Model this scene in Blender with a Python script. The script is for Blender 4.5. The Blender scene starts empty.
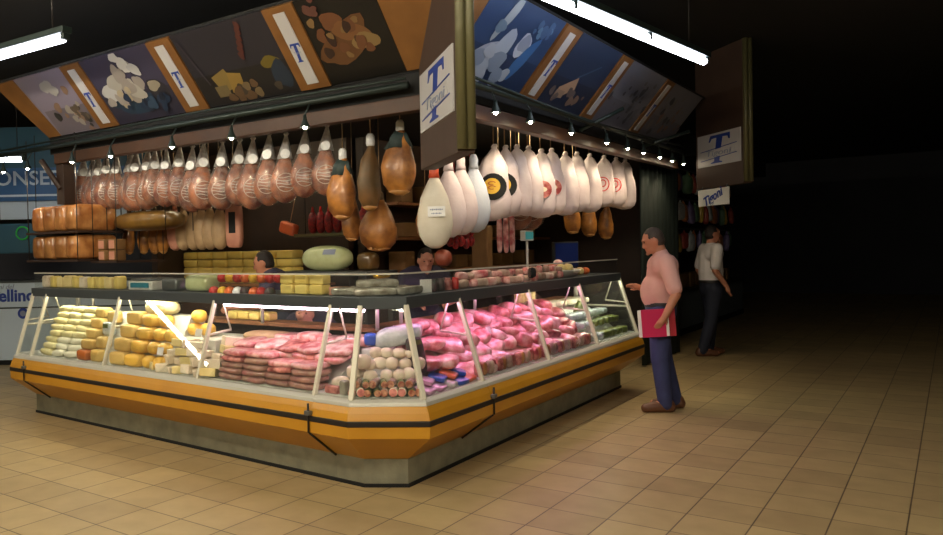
import bpy, bmesh, math, random
from mathutils import Vector, Matrix, noise
rnd = random.Random(11)
SC = bpy.context.scene
COL = SC.collection
PI = math.pi
def V(*a): return Vector(a)
def S(r, g, b):
    f = lambda c: (c/255/12.92 if c/255 <= .04045 else ((c/255+.055)/1.055)**2.4)
    return (f(r), f(g), f(b), 1)
ORD = ('first second third fourth fifth sixth seventh eighth ninth tenth eleventh twelfth thirteenth fourteenth '
       'fifteenth sixteenth seventeenth eighteenth nineteenth twentieth').split()

# ------------------------------------------------------------------ materials
def mat(name, col, rough=.5, metal=0, col2=None, nscale=6, contrast=1, bump=0, bscale=40, emit=0, ecol=None, coat=0, spec=.5, vary=0):
    m = bpy.data.materials.new(name); m.use_nodes = True
    nt = m.node_tree; N = nt.nodes; L = nt.links
    b = N['Principled BSDF']
    b.inputs['Base Color'].default_value = col
    b.inputs['Roughness'].default_value = rough
    b.inputs['Metallic'].default_value = metal
    b.inputs['Specular IOR Level'].default_value = spec
    b.inputs['Coat Weight'].default_value = coat
    b.inputs['Coat Roughness'].default_value = .08
    tc = None
    out = None
    if col2 is not None or bump:
        tc = N.new('ShaderNodeTexCoord')
    if col2 is not None:
        nz = N.new('ShaderNodeTexNoise'); nz.inputs['Scale'].default_value = nscale
        nz.inputs['Detail'].default_value = 5
        oi = N.new('ShaderNodeObjectInfo')
        add = N.new('ShaderNodeVectorMath'); add.operation = 'ADD'
        mul = N.new('ShaderNodeVectorMath'); mul.operation = 'SCALE'; mul.inputs[3].default_value = 7
        cmb = N.new('ShaderNodeCombineXYZ')
        for i in range(3): L.new(oi.outputs['Random'], cmb.inputs[i])
        L.new(cmb.outputs[0], mul.inputs[0]); L.new(tc.outputs['Object'], add.inputs[0]); L.new(mul.outputs[0], add.inputs[1])
        L.new(add.outputs[0], nz.inputs['Vector'])
        rp = N.new('ShaderNodeValToRGB')
        rp.color_ramp.elements[0].position = .5-.25/contrast; rp.color_ramp.elements[0].color = col
        rp.color_ramp.elements[1].position = .5+.25/contrast; rp.color_ramp.elements[1].color = col2
        L.new(nz.outputs['Fac'], rp.inputs[0]); out = rp.outputs[0]
        L.new(out, b.inputs['Base Color'])
    if vary:
        oi2 = N.new('ShaderNodeObjectInfo'); hs = N.new('ShaderNodeHueSaturation')
        mr = N.new('ShaderNodeMapRange'); mr.inputs[3].default_value = 1-vary; mr.inputs[4].default_value = 1+vary
        L.new(oi2.outputs['Random'], mr.inputs[0]); L.new(mr.outputs[0], hs.inputs['Value'])
        if out is not None: L.new(out, hs.inputs['Color'])
        else: hs.inputs['Color'].default_value = col
        L.new(hs.outputs[0], b.inputs['Base Color'])
    if bump:
        n2 = N.new('ShaderNodeTexNoise'); n2.inputs['Scale'].default_value = bscale
        bp = N.new('ShaderNodeBump'); bp.inputs['Strength'].default_value = bump; bp.inputs['Distance'].default_value = .01
        L.new(tc.outputs['Object'], n2.inputs['Vector']); L.new(n2.outputs['Fac'], bp.inputs['Height'])
        L.new(bp.outputs[0], b.inputs['Normal'])
    if emit:
        b.inputs['Emission Color'].default_value = ecol or col
        b.inputs['Emission Strength'].default_value = emit
    return m

def film(name, tint, opac, rough=.15, noise_s=0, lo=.0, tcol=(1, 1, 1, 1), spec_fac=.12):
    """thin clear sheet: straight-through transparency, a little body colour and a gloss"""
    m = bpy.data.materials.new(name); m.use_nodes = True
    nt = m.node_tree; N = nt.nodes; L = nt.links
    for n in list(N): N.remove(n)
    o = N.new('ShaderNodeOutputMaterial')
    t = N.new('ShaderNodeBsdfTransparent'); t.inputs[0].default_value = tcol
    d = N.new('ShaderNodeBsdfPrincipled'); d.inputs['Base Color'].default_value = tint; d.inputs['Roughness'].default_value = rough
    g = N.new('ShaderNodeBsdfGlossy'); g.inputs['Roughness'].default_value = rough
    lw = N.new('ShaderNodeLayerWeight'); lw.inputs['Blend'].default_value = .5
    pw = N.new('ShaderNodeMath'); pw.operation = 'POWER'; pw.inputs[1].default_value = 4.5
    ad = N.new('ShaderNodeMath'); ad.operation = 'MULTIPLY_ADD'; ad.inputs[1].default_value = .9; ad.inputs[2].default_value = .05
    L.new(lw.outputs['Facing'], pw.inputs[0]); L.new(pw.outputs[0], ad.inputs[0])
    m1 = N.new('ShaderNodeMixShader'); m2 = N.new('ShaderNodeMixShader')
    m1.inputs[0].default_value = opac
    if noise_s:
        tc = N.new('ShaderNodeTexCoord'); nz = N.new('ShaderNodeTexNoise'); nz.inputs['Scale'].default_value = noise_s
        mr = N.new('ShaderNodeMapRange'); mr.inputs[1].default_value = .35; mr.inputs[2].default_value = .7
        mr.inputs[3].default_value = lo; mr.inputs[4].default_value = opac
        L.new(tc.outputs['Object'], nz.inputs['Vector']); L.new(nz.outputs['Fac'], mr.inputs[0]); L.new(mr.outputs[0], m1.inputs[0])
    L.new(t.outputs[0], m1.inputs[1]); L.new(d.outputs[0], m1.inputs[2])
    mu = N.new('ShaderNodeMath'); mu.operation = 'MULTIPLY'; mu.inputs[1].default_value = spec_fac*6
    L.new(ad.outputs[0], mu.inputs[0]); L.new(mu.outputs[0], m2.inputs[0])
    L.new(m1.outputs[0], m2.inputs[1]); L.new(g.outputs[0], m2.inputs[2]); L.new(m2.outputs[0], o.inputs[0])
    return m

def print_mat():
    m = bpy.data.materials.new('printed_colours'); m.use_nodes = True
    N = m.node_tree.nodes; L = m.node_tree.links; b = N['Principled BSDF']
    a = N.new('ShaderNodeVertexColor'); a.layer_name = 'print'
    L.new(a.outputs[0], b.inputs['Base Color']); b.inputs['Roughness'].default_value = .45
    return m

M = {}
M['print'] = print_mat()
M['gold'] = mat('golden_laminate', S(206, 148, 40), .34, col2=S(192, 134, 34), nscale=3, spec=.5)
M['black'] = mat('black_rubber', S(32, 26, 24), .5)
M['rail'] = mat('pale_metal_rail', S(205, 202, 190), .38, metal=.25)
M['post'] = mat('cream_metal_post', S(216, 210, 190), .4, metal=.1)
M['steel'] = mat('brushed_steel', S(120, 124, 126), .35, metal=.8)
M['band'] = mat('dark_steel_band', S(82, 88, 92), .4, metal=.5)
M['plinth'] = mat('worn_plinth_stone', S(150, 146, 122), .7, col2=S(120, 118, 100), nscale=9, bump=.2)
M['glass'] = film('clear_counter_glass', S(235, 240, 240), .012, .02, tcol=(.97, .98, .97, 1), spec_fac=.16)
M['film'] = film('clear_plastic_bag', S(225, 215, 205), .20, .25, noise_s=34, lo=.0, spec_fac=.09)
M['filmneck'] = film('gathered_plastic_neck', S(206, 206, 208), .75, .3, noise_s=40, lo=.5, spec_fac=.1)
M['tray'] = mat('white_enamel_deck', S(222, 222, 214), .4)
M['board'] = mat('brown_cutting_board', S(150, 98, 56), .5, col2=S(128, 80, 44), nscale=8)
M['darkwood'] = mat('dark_stall_wood', S(58, 38, 26), .55, col2=S(42, 27, 19), nscale=5)
M['wood'] = mat('warm_canopy_wood', S(130, 88, 44), .5, col2=S(110, 72, 34), nscale=5)
M['beam'] = mat('reddish_wood_beam', S(74, 42, 16), .5, col2=S(58, 32, 14), nscale=4)
M['fin'] = mat('brown_sign_panel', S(72, 54, 45), .6, col2=S(64, 47, 39), nscale=6)
M['olive'] = mat('olive_metal_edge', S(94, 90, 60), .45, metal=.2)
M['pipe'] = mat('dark_green_pipe', S(42, 54, 52), .4, metal=.3)
M['soot'] = mat('black_painted_ceiling', S(22, 21, 22), .9)
M['hole'] = mat('matt_black', S(12, 12, 13), .8)
M['white'] = mat('white_card', S(232, 230, 226), .5)
M['plaque'] = mat('grey_white_plaque', S(186, 184, 186), .55)
M['blue'] = mat('blue_lettering', S(40, 66, 150), .5)
M['greyline'] = mat('grey_lettering', S(140, 148, 170), .5)
M['ham'] = mat('cured_ham_skin', S(94, 42, 30), .5, col2=S(158, 94, 60), nscale=10, contrast=1.7, bump=.3, bscale=30, vary=.22)
M['hamlight'] = mat('lightly_cured_ham_skin', S(188, 128, 96), .5, col2=S(160, 92, 72), nscale=10, bump=.3, vary=.15)
M['hamdark'] = mat('amber_ham_rind', S(184, 122, 54), .42, col2=S(112, 66, 28), nscale=8, contrast=1.4, bump=.2, coat=.2, vary=.12)
M['hamgreen'] = mat('dark_mouldy_ham', S(66, 58, 36), .55, col2=S(120, 80, 36), nscale=6)
M['whitebag'] = mat('white_cloth_bag', S(230, 216, 216), .6, col2=S(208, 190, 194), nscale=6, bump=.5, bscale=18, vary=.06)
M['whitecloth'] = mat('white_muslin_wrap', S(222, 214, 198), .7, col2=S(206, 196, 176), nscale=10, bump=.25, bscale=120)
M['bluecloth'] = mat('bluish_white_wrap', S(206, 212, 222), .6, col2=S(190, 196, 212), nscale=7, bump=.3)
M['redneck'] = mat('red_wrapper', S(206, 84, 54), .4)
M['greencloth'] = mat('blue_green_cloth', S(44, 62, 62), .7, col2=S(30, 44, 44), nscale=14)
M['tag'] = mat('shiny_white_tag', S(236, 236, 236), .25, col2=S(200, 202, 206), nscale=30)
M['greyprint'] = mat('grey_white_print', S(178, 160, 150), .5)
M['rust'] = mat('rust_wrapper', S(134, 56, 30), .5, col2=S(100, 40, 22), nscale=14)
M['scam'] = mat('ivory_scamorza', S(238, 230, 182), .45, col2=S(226, 212, 150), nscale=8, coat=.15, vary=.05)
M['scamw'] = mat('white_scamorza', S(240, 236, 214), .45, coat=.15, vary=.04)
M['tan'] = mat('tan_cheese_rind', S(224, 194, 118), .5, col2=S(208, 168, 88), nscale=8, vary=.08)
M['yellow'] = mat('golden_cheese_rind', S(232, 190, 84), .42, col2=S(222, 168, 60), nscale=7, coat=.2, vary=.08)
M['orange'] = mat('orange_cheese_rind', S(196, 110, 42), .45, col2=S(170, 88, 34), nscale=8)
M['paste'] = mat('pale_cheese_paste', S(236, 218, 158), .5, col2=S(226, 200, 130), nscale=10, vary=.06)
M['pastew'] = mat('white_cheese_paste', S(240, 230, 206), .5, col2=S(228, 206, 180), nscale=9, vary=.05)
M['butter'] = mat('yellow_wrapped_block', S(244, 222, 132), .4, col2=S(236, 204, 100), nscale=6, coat=.3, vary=.07)
M['meat'] = mat('pink_sliced_meat', S(196, 92, 98), .34, col2=S(240, 190, 184), nscale=16, contrast=1.9, coat=.6, vary=.2, bump=.3, bscale=28)
M['meatred'] = mat('red_cured_meat', S(136, 50, 50), .34, col2=S(216, 140, 130), nscale=18, contrast=2, coat=.6, vary=.2, bump=.3, bscale=28)
M['meatgrey'] = mat('vacuum_packed_meat_edge', S(178, 140, 118), .3, col2=S(150, 92, 88), nscale=14, contrast=1.4, coat=.5, vary=.12)
M['meatpale'] = mat('pale_bacon_meat', S(244, 214, 206), .34, col2=S(204, 110, 110), nscale=14, contrast=1.9, coat=.6, vary=.15, bump=.3, bscale=28)
M['salami'] = mat('floury_salami_skin', S(196, 176, 160), .6, col2=S(150, 104, 92), nscale=18, vary=.1)
M['salamicut'] = mat('cut_salami_face', S(140, 66, 50), .45, col2=S(200, 150, 120), nscale=45, contrast=2)
M['olives'] = mat('olive_green_packs', S(118, 122, 52), .35, col2=S(70, 84, 36), nscale=22, contrast=1.6, coat=.5, vary=.15)
M['bluepack'] = mat('blue_printed_pack', S(46, 84, 190), .3, coat=.4)
M['orangepack'] = mat('orange_printed_pack', S(226, 110, 66), .3, coat=.4)
M['pinkpack'] = mat('pink_printed_pack', S(214, 140, 190), .3, col2=S(236, 206, 226), nscale=16, coat=.4, vary=.1)
M['darkpack'] = mat('dark_green_net', S(44, 62, 50), .5, col2=S(90, 50, 60), nscale=30)
M['clearwrap'] = mat('crinkled_white_wrap', S(216, 222, 222), .22, col2=S(176, 186, 190), nscale=16, contrast=1.5, bump=.8, bscale=25, coat=.5)
M['foil'] = mat('silver_foil_pack', S(186, 182, 168), .25, metal=.25, col2=S(128, 120, 104), nscale=12, contrast=1.6, bump=.6, bscale=30, coat=.5)
M['goldfoil'] = mat('gold_foil', S(214, 170, 60), .25, metal=.8, bump=.5, bscale=40)
M['redwax'] = mat('red_wax_rind', S(190, 40, 34), .35, coat=.4)
M['yelwax'] = mat('yellow_wax_rind', S(232, 184, 50), .35, coat=.4)
M['orawax'] = mat('orange_wax_rind', S(220, 104, 40), .35, coat=.4)
M['rednet'] = mat('red_netted_salami', S(176, 32, 34), .4, col2=S(110, 20, 24), nscale=40, contrast=2, coat=.3)
M['mortadella'] = mat('pale_wrapped_mortadella', S(206, 214, 168), .3, col2=S(184, 190, 130), nscale=12, coat=.5)
M['amber'] = mat('amber_loaf_wrapped', S(146, 86, 42), .3, col2=S(196, 138, 80), nscale=9, contrast=1.5, coat=.6, vary=.25, bump=.4, bscale=24)
M['ambery'] = mat('golden_brown_bundle', S(122, 90, 36), .35, col2=S(84, 60, 26), nscale=7, contrast=1.3, coat=.4)
M['fat'] = mat('ham_fat', S(176, 128, 66), .5, col2=S(150, 100, 48), nscale=9)
M['pinkmuslin'] = mat('pinkish_meat_wrap', S(206, 150, 124), .5, col2=S(186, 120, 100), nscale=8)
M['muslin'] = mat('tan_meat_wrap', S(190, 160, 120), .55, col2=S(160, 128, 92), nscale=9, vary=.08)
M['skin'] = mat('skin', S(186, 124, 96), .5)
M['skin2'] = mat('skin_pale', S(206, 146, 122), .5)
M['shirt'] = mat('pale_pink_shirt', S(224, 174, 166), .75, col2=S(212, 158, 150), nscale=8, bump=.3, bscale=14)
M['shirtw'] = mat('white_shirt', S(222, 214, 212), .75, bump=.3, bscale=14)
M['jeans'] = mat('blue_jeans', S(54, 62, 104), .8, col2=S(44, 50, 88), nscale=10, bump=.4, bscale=16)
M['darkjeans'] = mat('dark_trousers', S(34, 38, 54), .8, bump=.3, bscale=16)
M['apron'] = mat('dark_work_top', S(46, 40, 62), .8)
M['hair'] = mat('dark_hair', S(34, 26, 22), .6, bump=.6, bscale=90)
M['hairg'] = mat('grey_brown_hair', S(66, 54, 48), .6, bump=.6, bscale=90)
M['shoe'] = mat('brown_leather_shoe', S(98, 62, 40), .5)
M['eye'] = mat('dark_eye', S(24, 20, 20), .3)
M['teal'] = mat('teal_shop_panel', S(34, 78, 96), .5)
M['shopblue'] = mat('blue_shop_board', S(46, 92, 140), .5)
M['shopwhite'] = mat('pale_blue_shop_panel', S(196, 212, 226), .5)
M['greenring'] = mat('bright_green_ring', S(40, 176, 70), .4)
M['screen'] = mat('dark_blue_screen', S(24, 34, 74), .2, emit=.06, ecol=S(30, 46, 110))
M['lcd'] = mat('lit_green_display', S(70, 150, 150), .3, emit=.2, ecol=S(80, 170, 170))
M['lcdblue'] = mat('teal_scale_display', S(40, 120, 140), .3)
M['plastic'] = mat('off_white_plastic', S(214, 212, 204), .45)
M['carton'] = mat('brown_carton', S(136, 100, 58), .7, col2=S(112, 80, 44), nscale=6, vary=.15)
M['curtain'] = mat('dark_green_curtain', S(24, 36, 32), .8)
M['wallfar'] = mat('dim_market_wall', S(58, 58, 62), .8, col2=S(48, 48, 54), nscale=1)
M['greybase'] = mat('blue_grey_stall_base', S(104, 114, 120), .6)
M['tubew'] = mat('white_fluorescent_tube', S(240, 240, 255), .4, emit=11, ecol=(.86, .9, 1, 1))
M['tubeadded'] = mat('added_stall_tube', S(255, 244, 220), .4, emit=24, ecol=(1, .86, .58, 1))  # for the hidden tubes added to brighten the stall inside
M['tubeunseen'] = mat('unseen_hall_tube', S(255, 244, 220), .4, emit=85, ecol=(1, .90, .70, 1))  # stronger emission for hall tubes that stand out of view
M['tubewarm'] = mat('warm_white_case_tube', S(255, 240, 205), .4, emit=42, ecol=(1, .90, .64, 1))
M['tubepink'] = mat('pink_meat_case_tube', S(255, 190, 225), .4, emit=34, ecol=(1, .40, .74, 1))
M['tuberose'] = mat('rose_white_case_tube', S(255, 220, 240), .4, emit=26, ecol=(1, .72, .84, 1))
M['tubegreen'] = mat('greenish_white_case_tube', S(250, 255, 220), .4, emit=48, ecol=(.98, 1, .74, 1))
M['bulb'] = mat('halogen_bulb', S(255, 230, 190), .4, emit=70, ecol=(1, .84, .58, 1))
M['magenta'] = mat('magenta_book_cover', S(196, 30, 84), .4)
M['crimson'] = mat('crimson_book_cover', S(170, 36, 52), .4)
M['paper'] = mat('white_book_pages', S(230, 226, 222), .6)
for i, c in enumerate([(196, 196, 200), (170, 60, 50), (200, 160, 60), (90, 120, 90), (120, 100, 150), (190, 110, 60)]):
    M['snack%d' % i] = mat('snack_bag_print_%s' % 'abcdef'[i], S(*c), .35, col2=S(min(255, c[0]+30), min(255, c[1]+40), min(255, c[2]+40)), nscale=9, coat=.4)

def tile_floor():
    m = bpy.data.materials.new('beige_floor_tiles'); m.use_nodes = True
    N = m.node_tree.nodes; L = m.node_tree.links; b = N['Principled BSDF']
    tc = N.new('ShaderNodeTexCoord'); mp = N.new('ShaderNodeMapping')
    T = .32895
    mp.inputs['Location'].default_value = (4.8058/T, -1.9083/T, 0); mp.inputs['Scale'].default_value = (1/T, 1/T, 1)
    br = N.new('ShaderNodeTexBrick'); br.offset = 0; br.squash = 1
    for k, v in (('Scale', 1), ('Mortar Size', .013), ('Mortar Smooth', .3), ('Bias', 0), ('Brick Width', 1), ('Row Height', 1)):
        br.inputs[k].default_value = v
    br.inputs['Color1'].default_value = S(194, 170, 122); br.inputs['Color2'].default_value = S(174, 150, 108); br.inputs['Mortar'].default_value = S(96, 80, 62)
    nz = N.new('ShaderNodeTexNoise'); nz.inputs['Scale'].default_value = 5; nz.inputs['Detail'].default_value = 8
    mx = N.new('ShaderNodeMix'); mx.data_type = 'RGBA'; mx.blend_type = 'MULTIPLY'; mx.inputs[0].default_value = .35
    rp = N.new('ShaderNodeValToRGB'); rp.color_ramp.elements[0].position = .3; rp.color_ramp.elements[1].position = .75
    rp.color_ramp.elements[0].color = (.5, .46, .42, 1); rp.color_ramp.elements[1].color = (1, 1, 1, 1)
    L.new(tc.outputs['Object'], mp.inputs[0]); L.new(mp.outputs[0], br.inputs['Vector']); L.new(tc.outputs['Object'], nz.inputs['Vector'])
    L.new(nz.outputs['Fac'], rp.inputs[0]); L.new(br.outputs['Color'], mx.inputs[6]); L.new(rp.outputs[0], mx.inputs[7])
    L.new(mx.outputs[2], b.inputs['Base Color'])
    b.inputs['Roughness'].default_value = .42
    bp = N.new('ShaderNodeBump'); bp.inputs['Strength'].default_value = .3; bp.inputs['Distance'].default_value = .004; bp.invert = True
    L.new(br.outputs['Fac'], bp.inputs['Height']); L.new(bp.outputs[0], b.inputs['Normal'])
    return m
M['tiles'] = tile_floor()

# ------------------------------------------------------------------ mesh building
def RZ(a): return Matrix.Rotation(a, 3, 'Z')
def RX(a): return Matrix.Rotation(a, 3, 'X')
def RY(a): return Matrix.Rotation(a, 3, 'Y')
class MB:
    def __init__(s): s.v = []; s.f = []; s.m = []; s.s = []; s.c = []
    def add(s, vs, fs, m=0, smooth=False, col=None):
        o = len(s.v); s.v += [Vector(p) for p in vs]
        for f in fs: s.f.append([i+o for i in f]); s.m.append(m); s.s.append(smooth); s.c.append(col)
    def box(s, c, d, R=None, m=0, col=None):
        c = Vector(c); vs = []
        for x in (-.5, .5):
            for y in (-.5, .5):
                for z in (-.5, .5):
                    p = Vector((x*d[0], y*d[1], z*d[2])); vs.append(c+(R@p if R else p))
        s.add(vs, [(0, 1, 3, 2), (4, 6, 7, 5), (0, 4, 5, 1), (2, 3, 7, 6), (0, 2, 6, 4), (1, 5, 7, 3)], m, False, col)
    def sup(s, c, d, e1=.5, e2=.5, nu=16, nv=9, R=None, m=0, jit=0, seed=0, fq=9):
        """rounded box / ellipsoid; d = full size"""
        c = Vector(c); vs = []
        sg = lambda w, e: math.copysign(abs(w)**e, w)
        for j in range(nv+1):
            ph = -PI/2+PI*j/nv
            for i in range(nu):
                th = 2*PI*i/nu
                p = Vector((d[0]/2*sg(math.cos(ph), e1)*sg(math.cos(th), e2), d[1]/2*sg(math.cos(ph), e1)*sg(math.sin(th), e2), d[2]/2*sg(math.sin(ph), e1)))
                if jit: p *= 1+jit*noise.noise(p*fq+Vector((seed*3.1, seed*1.7, seed)))
                vs.append(c+(R@p if R else p))
        fs = []
        for j in range(nv):
            for i in range(nu):
                a = j*nu+i; b = j*nu+(i+1) % nu
                fs.append((a, b, b+nu, a+nu))
        s.add(vs, fs, m, True)
    def lathe(s, prof, seg=20, c=(0, 0, 0), sq=1, m=0, R=None, shift=None, smooth=True, wav=0, nw=7, jit=0, seed=0):
        """prof: (r, z); sq squashes y; shift: fn(z)->(dx, dy)"""
        c = Vector(c); vs = []
        for r, z in prof:
            dx, dy = shift(z) if shift else (0, 0)
            for i in range(seg):
                t = 2*PI*i/seg
                rr = r*(1+wav*math.sin(nw*t+z*9))
                p = Vector((rr*math.cos(t)+dx, rr*math.sin(t)*sq+dy, z))
                if jit: p += jit*noise.noise_vector(p*13+Vector((seed*2.3, 0, seed)))*min(1, rr*18)
                vs.append(c+(R@p if R else p))
        fs = []
        for j in range(len(prof)-1):
            for i in range(seg):
                a = j*seg+i; b = j*seg+(i+1) % seg; fs.append((a, b, b+seg, a+seg))
        fs.append(tuple(range(seg-1, -1, -1))); fs.append(tuple((len(prof)-1)*seg+i for i in range(seg)))
        s.add(vs, fs, m, smooth)
    def tube(s, pts, r, seg=8, m=0, smooth=True):
        pts = [Vector(p) for p in pts]; n = len(pts)
        rs = r if isinstance(r, (list, tuple)) else [r]*n
        vs = []
        up = None
        for k, p in enumerate(pts):
            t = (pts[min(k+1, n-1)]-pts[max(k-1, 0)]).normalized()
            if up is None:
                up = Vector((0, 0, 1)) if abs(t.z) < .9 else Vector((1, 0, 0))
            x = t.cross(up).normalized(); up = x.cross(t).normalized()
            for i in range(seg):
                a = 2*PI*i/seg; vs.append(p+(x*math.cos(a)+up*math.sin(a))*rs[k])
        fs = []
        for k in range(n-1):
            for i in range(seg):
                a = k*seg+i; b = k*seg+(i+1) % seg; fs.append((a, b, b+seg, a+seg))
        fs.append(tuple(range(seg-1, -1, -1))); fs.append(tuple((n-1)*seg+i for i in range(seg)))
        s.add(vs, fs, m, smooth)
    def prism(s, poly, vec, m=0, col=None):
        """poly: list of 3D points, extruded by vec"""
        n = len(poly); vec = Vector(vec); vs = [Vector(p) for p in poly]+[Vector(p)+vec for p in poly]
        fs = [tuple(range(n)), tuple(range(2*n-1, n-1, -1))]+[(i, i+n, (i+1) % n+n, (i+1) % n) for i in range(n)]
        s.add(vs, fs, m, False, col)
    def mesh(s, name, mats, off=(0, 0, 0), bevel=0):
        me = bpy.data.meshes.new(name)
        off = Vector(off)
        me.from_pydata([tuple(p-off) for p in s.v], [], s.f)
        for k in mats: me.materials.append(M[k])
        me.polygons.foreach_set('material_index', s.m); me.polygons.foreach_set('use_smooth', s.s)
        bm = bmesh.new(); bm.from_mesh(me)
        bmesh.ops.recalc_face_normals(bm, faces=bm.faces)
        if bevel:
            es = [e for e in bm.edges if len(e.link_faces) == 2 and e.calc_face_angle(0) > .5]
            bmesh.ops.bevel(bm, geom=es, offset=bevel, segments=2, affect='EDGES', profile=.5)
        bm.to_mesh(me); bm.free()
        if any(c is not None for c in s.c) and not bevel:
            ca = me.color_attributes.new('print', 'FLOAT_COLOR', 'CORNER')
            for p in me.polygons:
                c = s.c[p.index] or (1, 1, 1, 1)
                for li in p.loop_indices: ca.data[li].color = c
        return me
    def build(s, name, mats, parent=None, off=(0, 0, 0), bevel=0, label=None):
        if isinstance(mats, str): mats = [mats]
        o = bpy.data.objects.new(name, s.mesh(name, mats, off, bevel)); COL.objects.link(o)
        if parent is not None: o.parent = parent
        else: o.location = off
        if label: o['label'] = label
        return o

def tag(o, label=None, cat=None, group=None, kind=None):
    if label: o['label'] = label
    if cat: o['category'] = cat
    if group: o['group'] = group
    if kind: o['kind'] = kind
    return o
def empty(name, loc, label=None, cat=None, group=None, rz=0, rot=None, scale=None):
    o = bpy.data.objects.new(name, None); o.empty_display_size = .1; COL.objects.link(o)
    o.location = loc; o.rotation_euler = rot if rot else (0, 0, rz)
    if scale is not None: o.scale = scale if isinstance(scale, (tuple, list)) else (scale,)*3
    return tag(o, label, cat, group)
def put(name, mesh, loc, rot=(0, 0, 0), scale=(1, 1, 1), label=None, cat=None, group=None, parent=None):
    o = bpy.data.objects.new(name, mesh); COL.objects.link(o)
    o.location = loc; o.rotation_euler = rot; o.scale = scale if isinstance(scale, (tuple, list)) else (scale,)*3
    if parent is not None: o.parent = parent
    return tag(o, label, cat, group)
def assemble(name, parts, loc, rz=0, scale=1, label=None, cat=None, group=None, rot=None):
    """parts: list of (part name, mesh[, label])"""
    r = empty(name, loc, label, cat, group, rz=rz, scale=scale, rot=rot)
    for p in parts:
        o = put(p[0], p[1], (0, 0, 0), parent=r)
        if len(p) > 2 and p[2]: o['label'] = p[2]
    return r
def text_mesh(body, size, depth=.004, mats=('blue',), font_shear=0, space=1, offset=0):
    c = bpy.data.curves.new('lettering', 'FONT'); c.body = body; c.size = size; c.extrude = depth/2; c.align_x = 'CENTER'; c.align_y = 'CENTER'
    c.shear = font_shear; c.space_character = space; c.offset = offset; c.resolution_u = 3
    o = bpy.data.objects.new('lettering', c); COL.objects.link(o)
    bpy.context.view_layer.update()
    me = bpy.data.meshes.new_from_object(o.evaluated_get(bpy.context.evaluated_depsgraph_get()))
    bpy.data.objects.remove(o); bpy.data.curves.remove(c)
    me.materials.clear()
    for k in mats: me.materials.append(M[k])
    for p in me.polygons: p.material_index = 0
    return me

# ------------------------------------------------------------------ where the counter stands (measured plan)
A0 = V(-2.975, 3.952); B0 = V(-2.745, 4.103)
uL = V(-.99898, .04529).normalized(); nL = V(.04529, .99898).normalized()
uR = V(-.01289, .99992).normalized(); nR = V(-.99992, -.01289).normalized()
uK = (B0-A0).normalized(); nK = V(-uK.y, uK.x)
def PL(s, q, z): p = A0+uL*s+nL*q; return V(p.x, p.y, z)
def PR(s, q, z): p = B0+uR*s+nR*q; return V(p.x, p.y, z)
def PK(x, q, z): p = A0+uK*x+nK*q; return V(p.x, p.y, z)
AL = math.atan2(-uL.y, -uL.x); AR = math.atan2(uR.y, uR.x); AK = math.atan2(uK.y, uK.x)
def isect(p, u, r, w):
    den = u.x*w.y-u.y*w.x; t = ((r.x-p.x)*w.y-(r.y-p.y)*w.x)/den; return p+u*t
def corner(d):
    a = A0-nL*d; b = B0-nR*d; k = A0-nK*d
    Ad = isect(a, uL, k, uK); Bd = isect(b, uR, k, uK)
    if (Bd-Ad).dot(uK) < 0.01: Ad = Bd = isect(a, uL, b, uR)
    return Ad, Bd
def ct(tok, d, z):
    if tok == 'A': p = corner(d)[0]
    elif tok == 'B': p = corner(d)[1]
    elif tok[0] == 'L': p = A0+uL*tok[1]-nL*d
    else: p = B0+uR*tok[1]-nR*d
    return V(p.x, p.y, z)
def sweep(mb, prof, toks, m=0):
    n = len(prof); vs = []
    for t in toks: vs += [ct(t, d, z) for d, z in prof]
    fs = []
    for k in range(len(toks)-1):
        for i in range(n):
            a = k*n+i; b = k*n+(i+1) % n; fs.append((a, b, b+n, a+n))
    fs.append(tuple(range(n))); fs.append(tuple((len(toks)-1)*n+i for i in range(n-1, -1, -1)))
    mb.add(vs, fs, m)
# ------------------------------------------------------------------ the market hall
def slab(name, c, d, m, kind='structure'):
    b = MB(); b.box((0, 0, 0), d); o = b.build(name, m); o.location = c; o['kind'] = kind; return o
o = slab('floor', (-4, 9, -.05), (26, 34, .1), 'tiles'); o.data.materials[0] = M['tiles']
# tiles are measured from the world origin, so keep the slab's own origin there
for v in o.data.vertices: v.co += Vector((-4, 9, -.05))
o.location = (0, 0, 0)
slab('ceiling', (-4, 9, 3.85), (26, 34, .1), 'soot')
slab('wall_back', (-4, 25.9, 1.9), (26, .2, 3.8), 'wallfar')
slab('wall_left', (-16.9, 9, 1.9), (.2, 34, 3.8), 'wallfar')
slab('wall_right', (8.9, 9, 1.9), (.2, 34, 3.8), 'wallfar')
slab('wall_front', (-4, -7.9, 1.9), (26, .2, 3.8), 'wallfar')

def hall_light(p, q, n, label, wires=True, m='tubew'):
    p = Vector(p); q = Vector(q); mid = (p+q)/2; u = (q-p).normalized(); a = math.atan2(u.y, u.x); R = RZ(a)
    r = empty('fluorescent_light', mid, label, 'ceiling light', 'hall fluorescent lights')
    L = (q-p).length
    b = MB(); b.box((0, 0, .06), (L+.06, .09, .05), R)
    for k in range(n+1):
        x = -L/2+L*k/n; b.box(R@V(x, 0, .02), (.04, .06, .07), R)
    b.build('housing', 'pipe', r, bevel=.004)
    for k in range(n):
        x0 = -L/2+L*k/n+.025; x1 = -L/2+L*(k+1)/n-.025
        b = MB(); b.tube([R@V(x0, 0, 0), R@V(x1, 0, 0)], .032, 10); b.build('tube', m, r)
    if wires:
        for s in (-.4, .4):
            b = MB(); b.tube([R@V(L*s, 0, .08), R@V(L*s, 0, 3.8-mid.z)], .006, 6); b.build('suspension_wire', 'black', r)
    return r
hall_light((-7.02, 3.45, 3.2), (-5.48, 3.53, 3.2), 1, 'white fluorescent tube in front of the picture panel at the canopy end')
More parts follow.
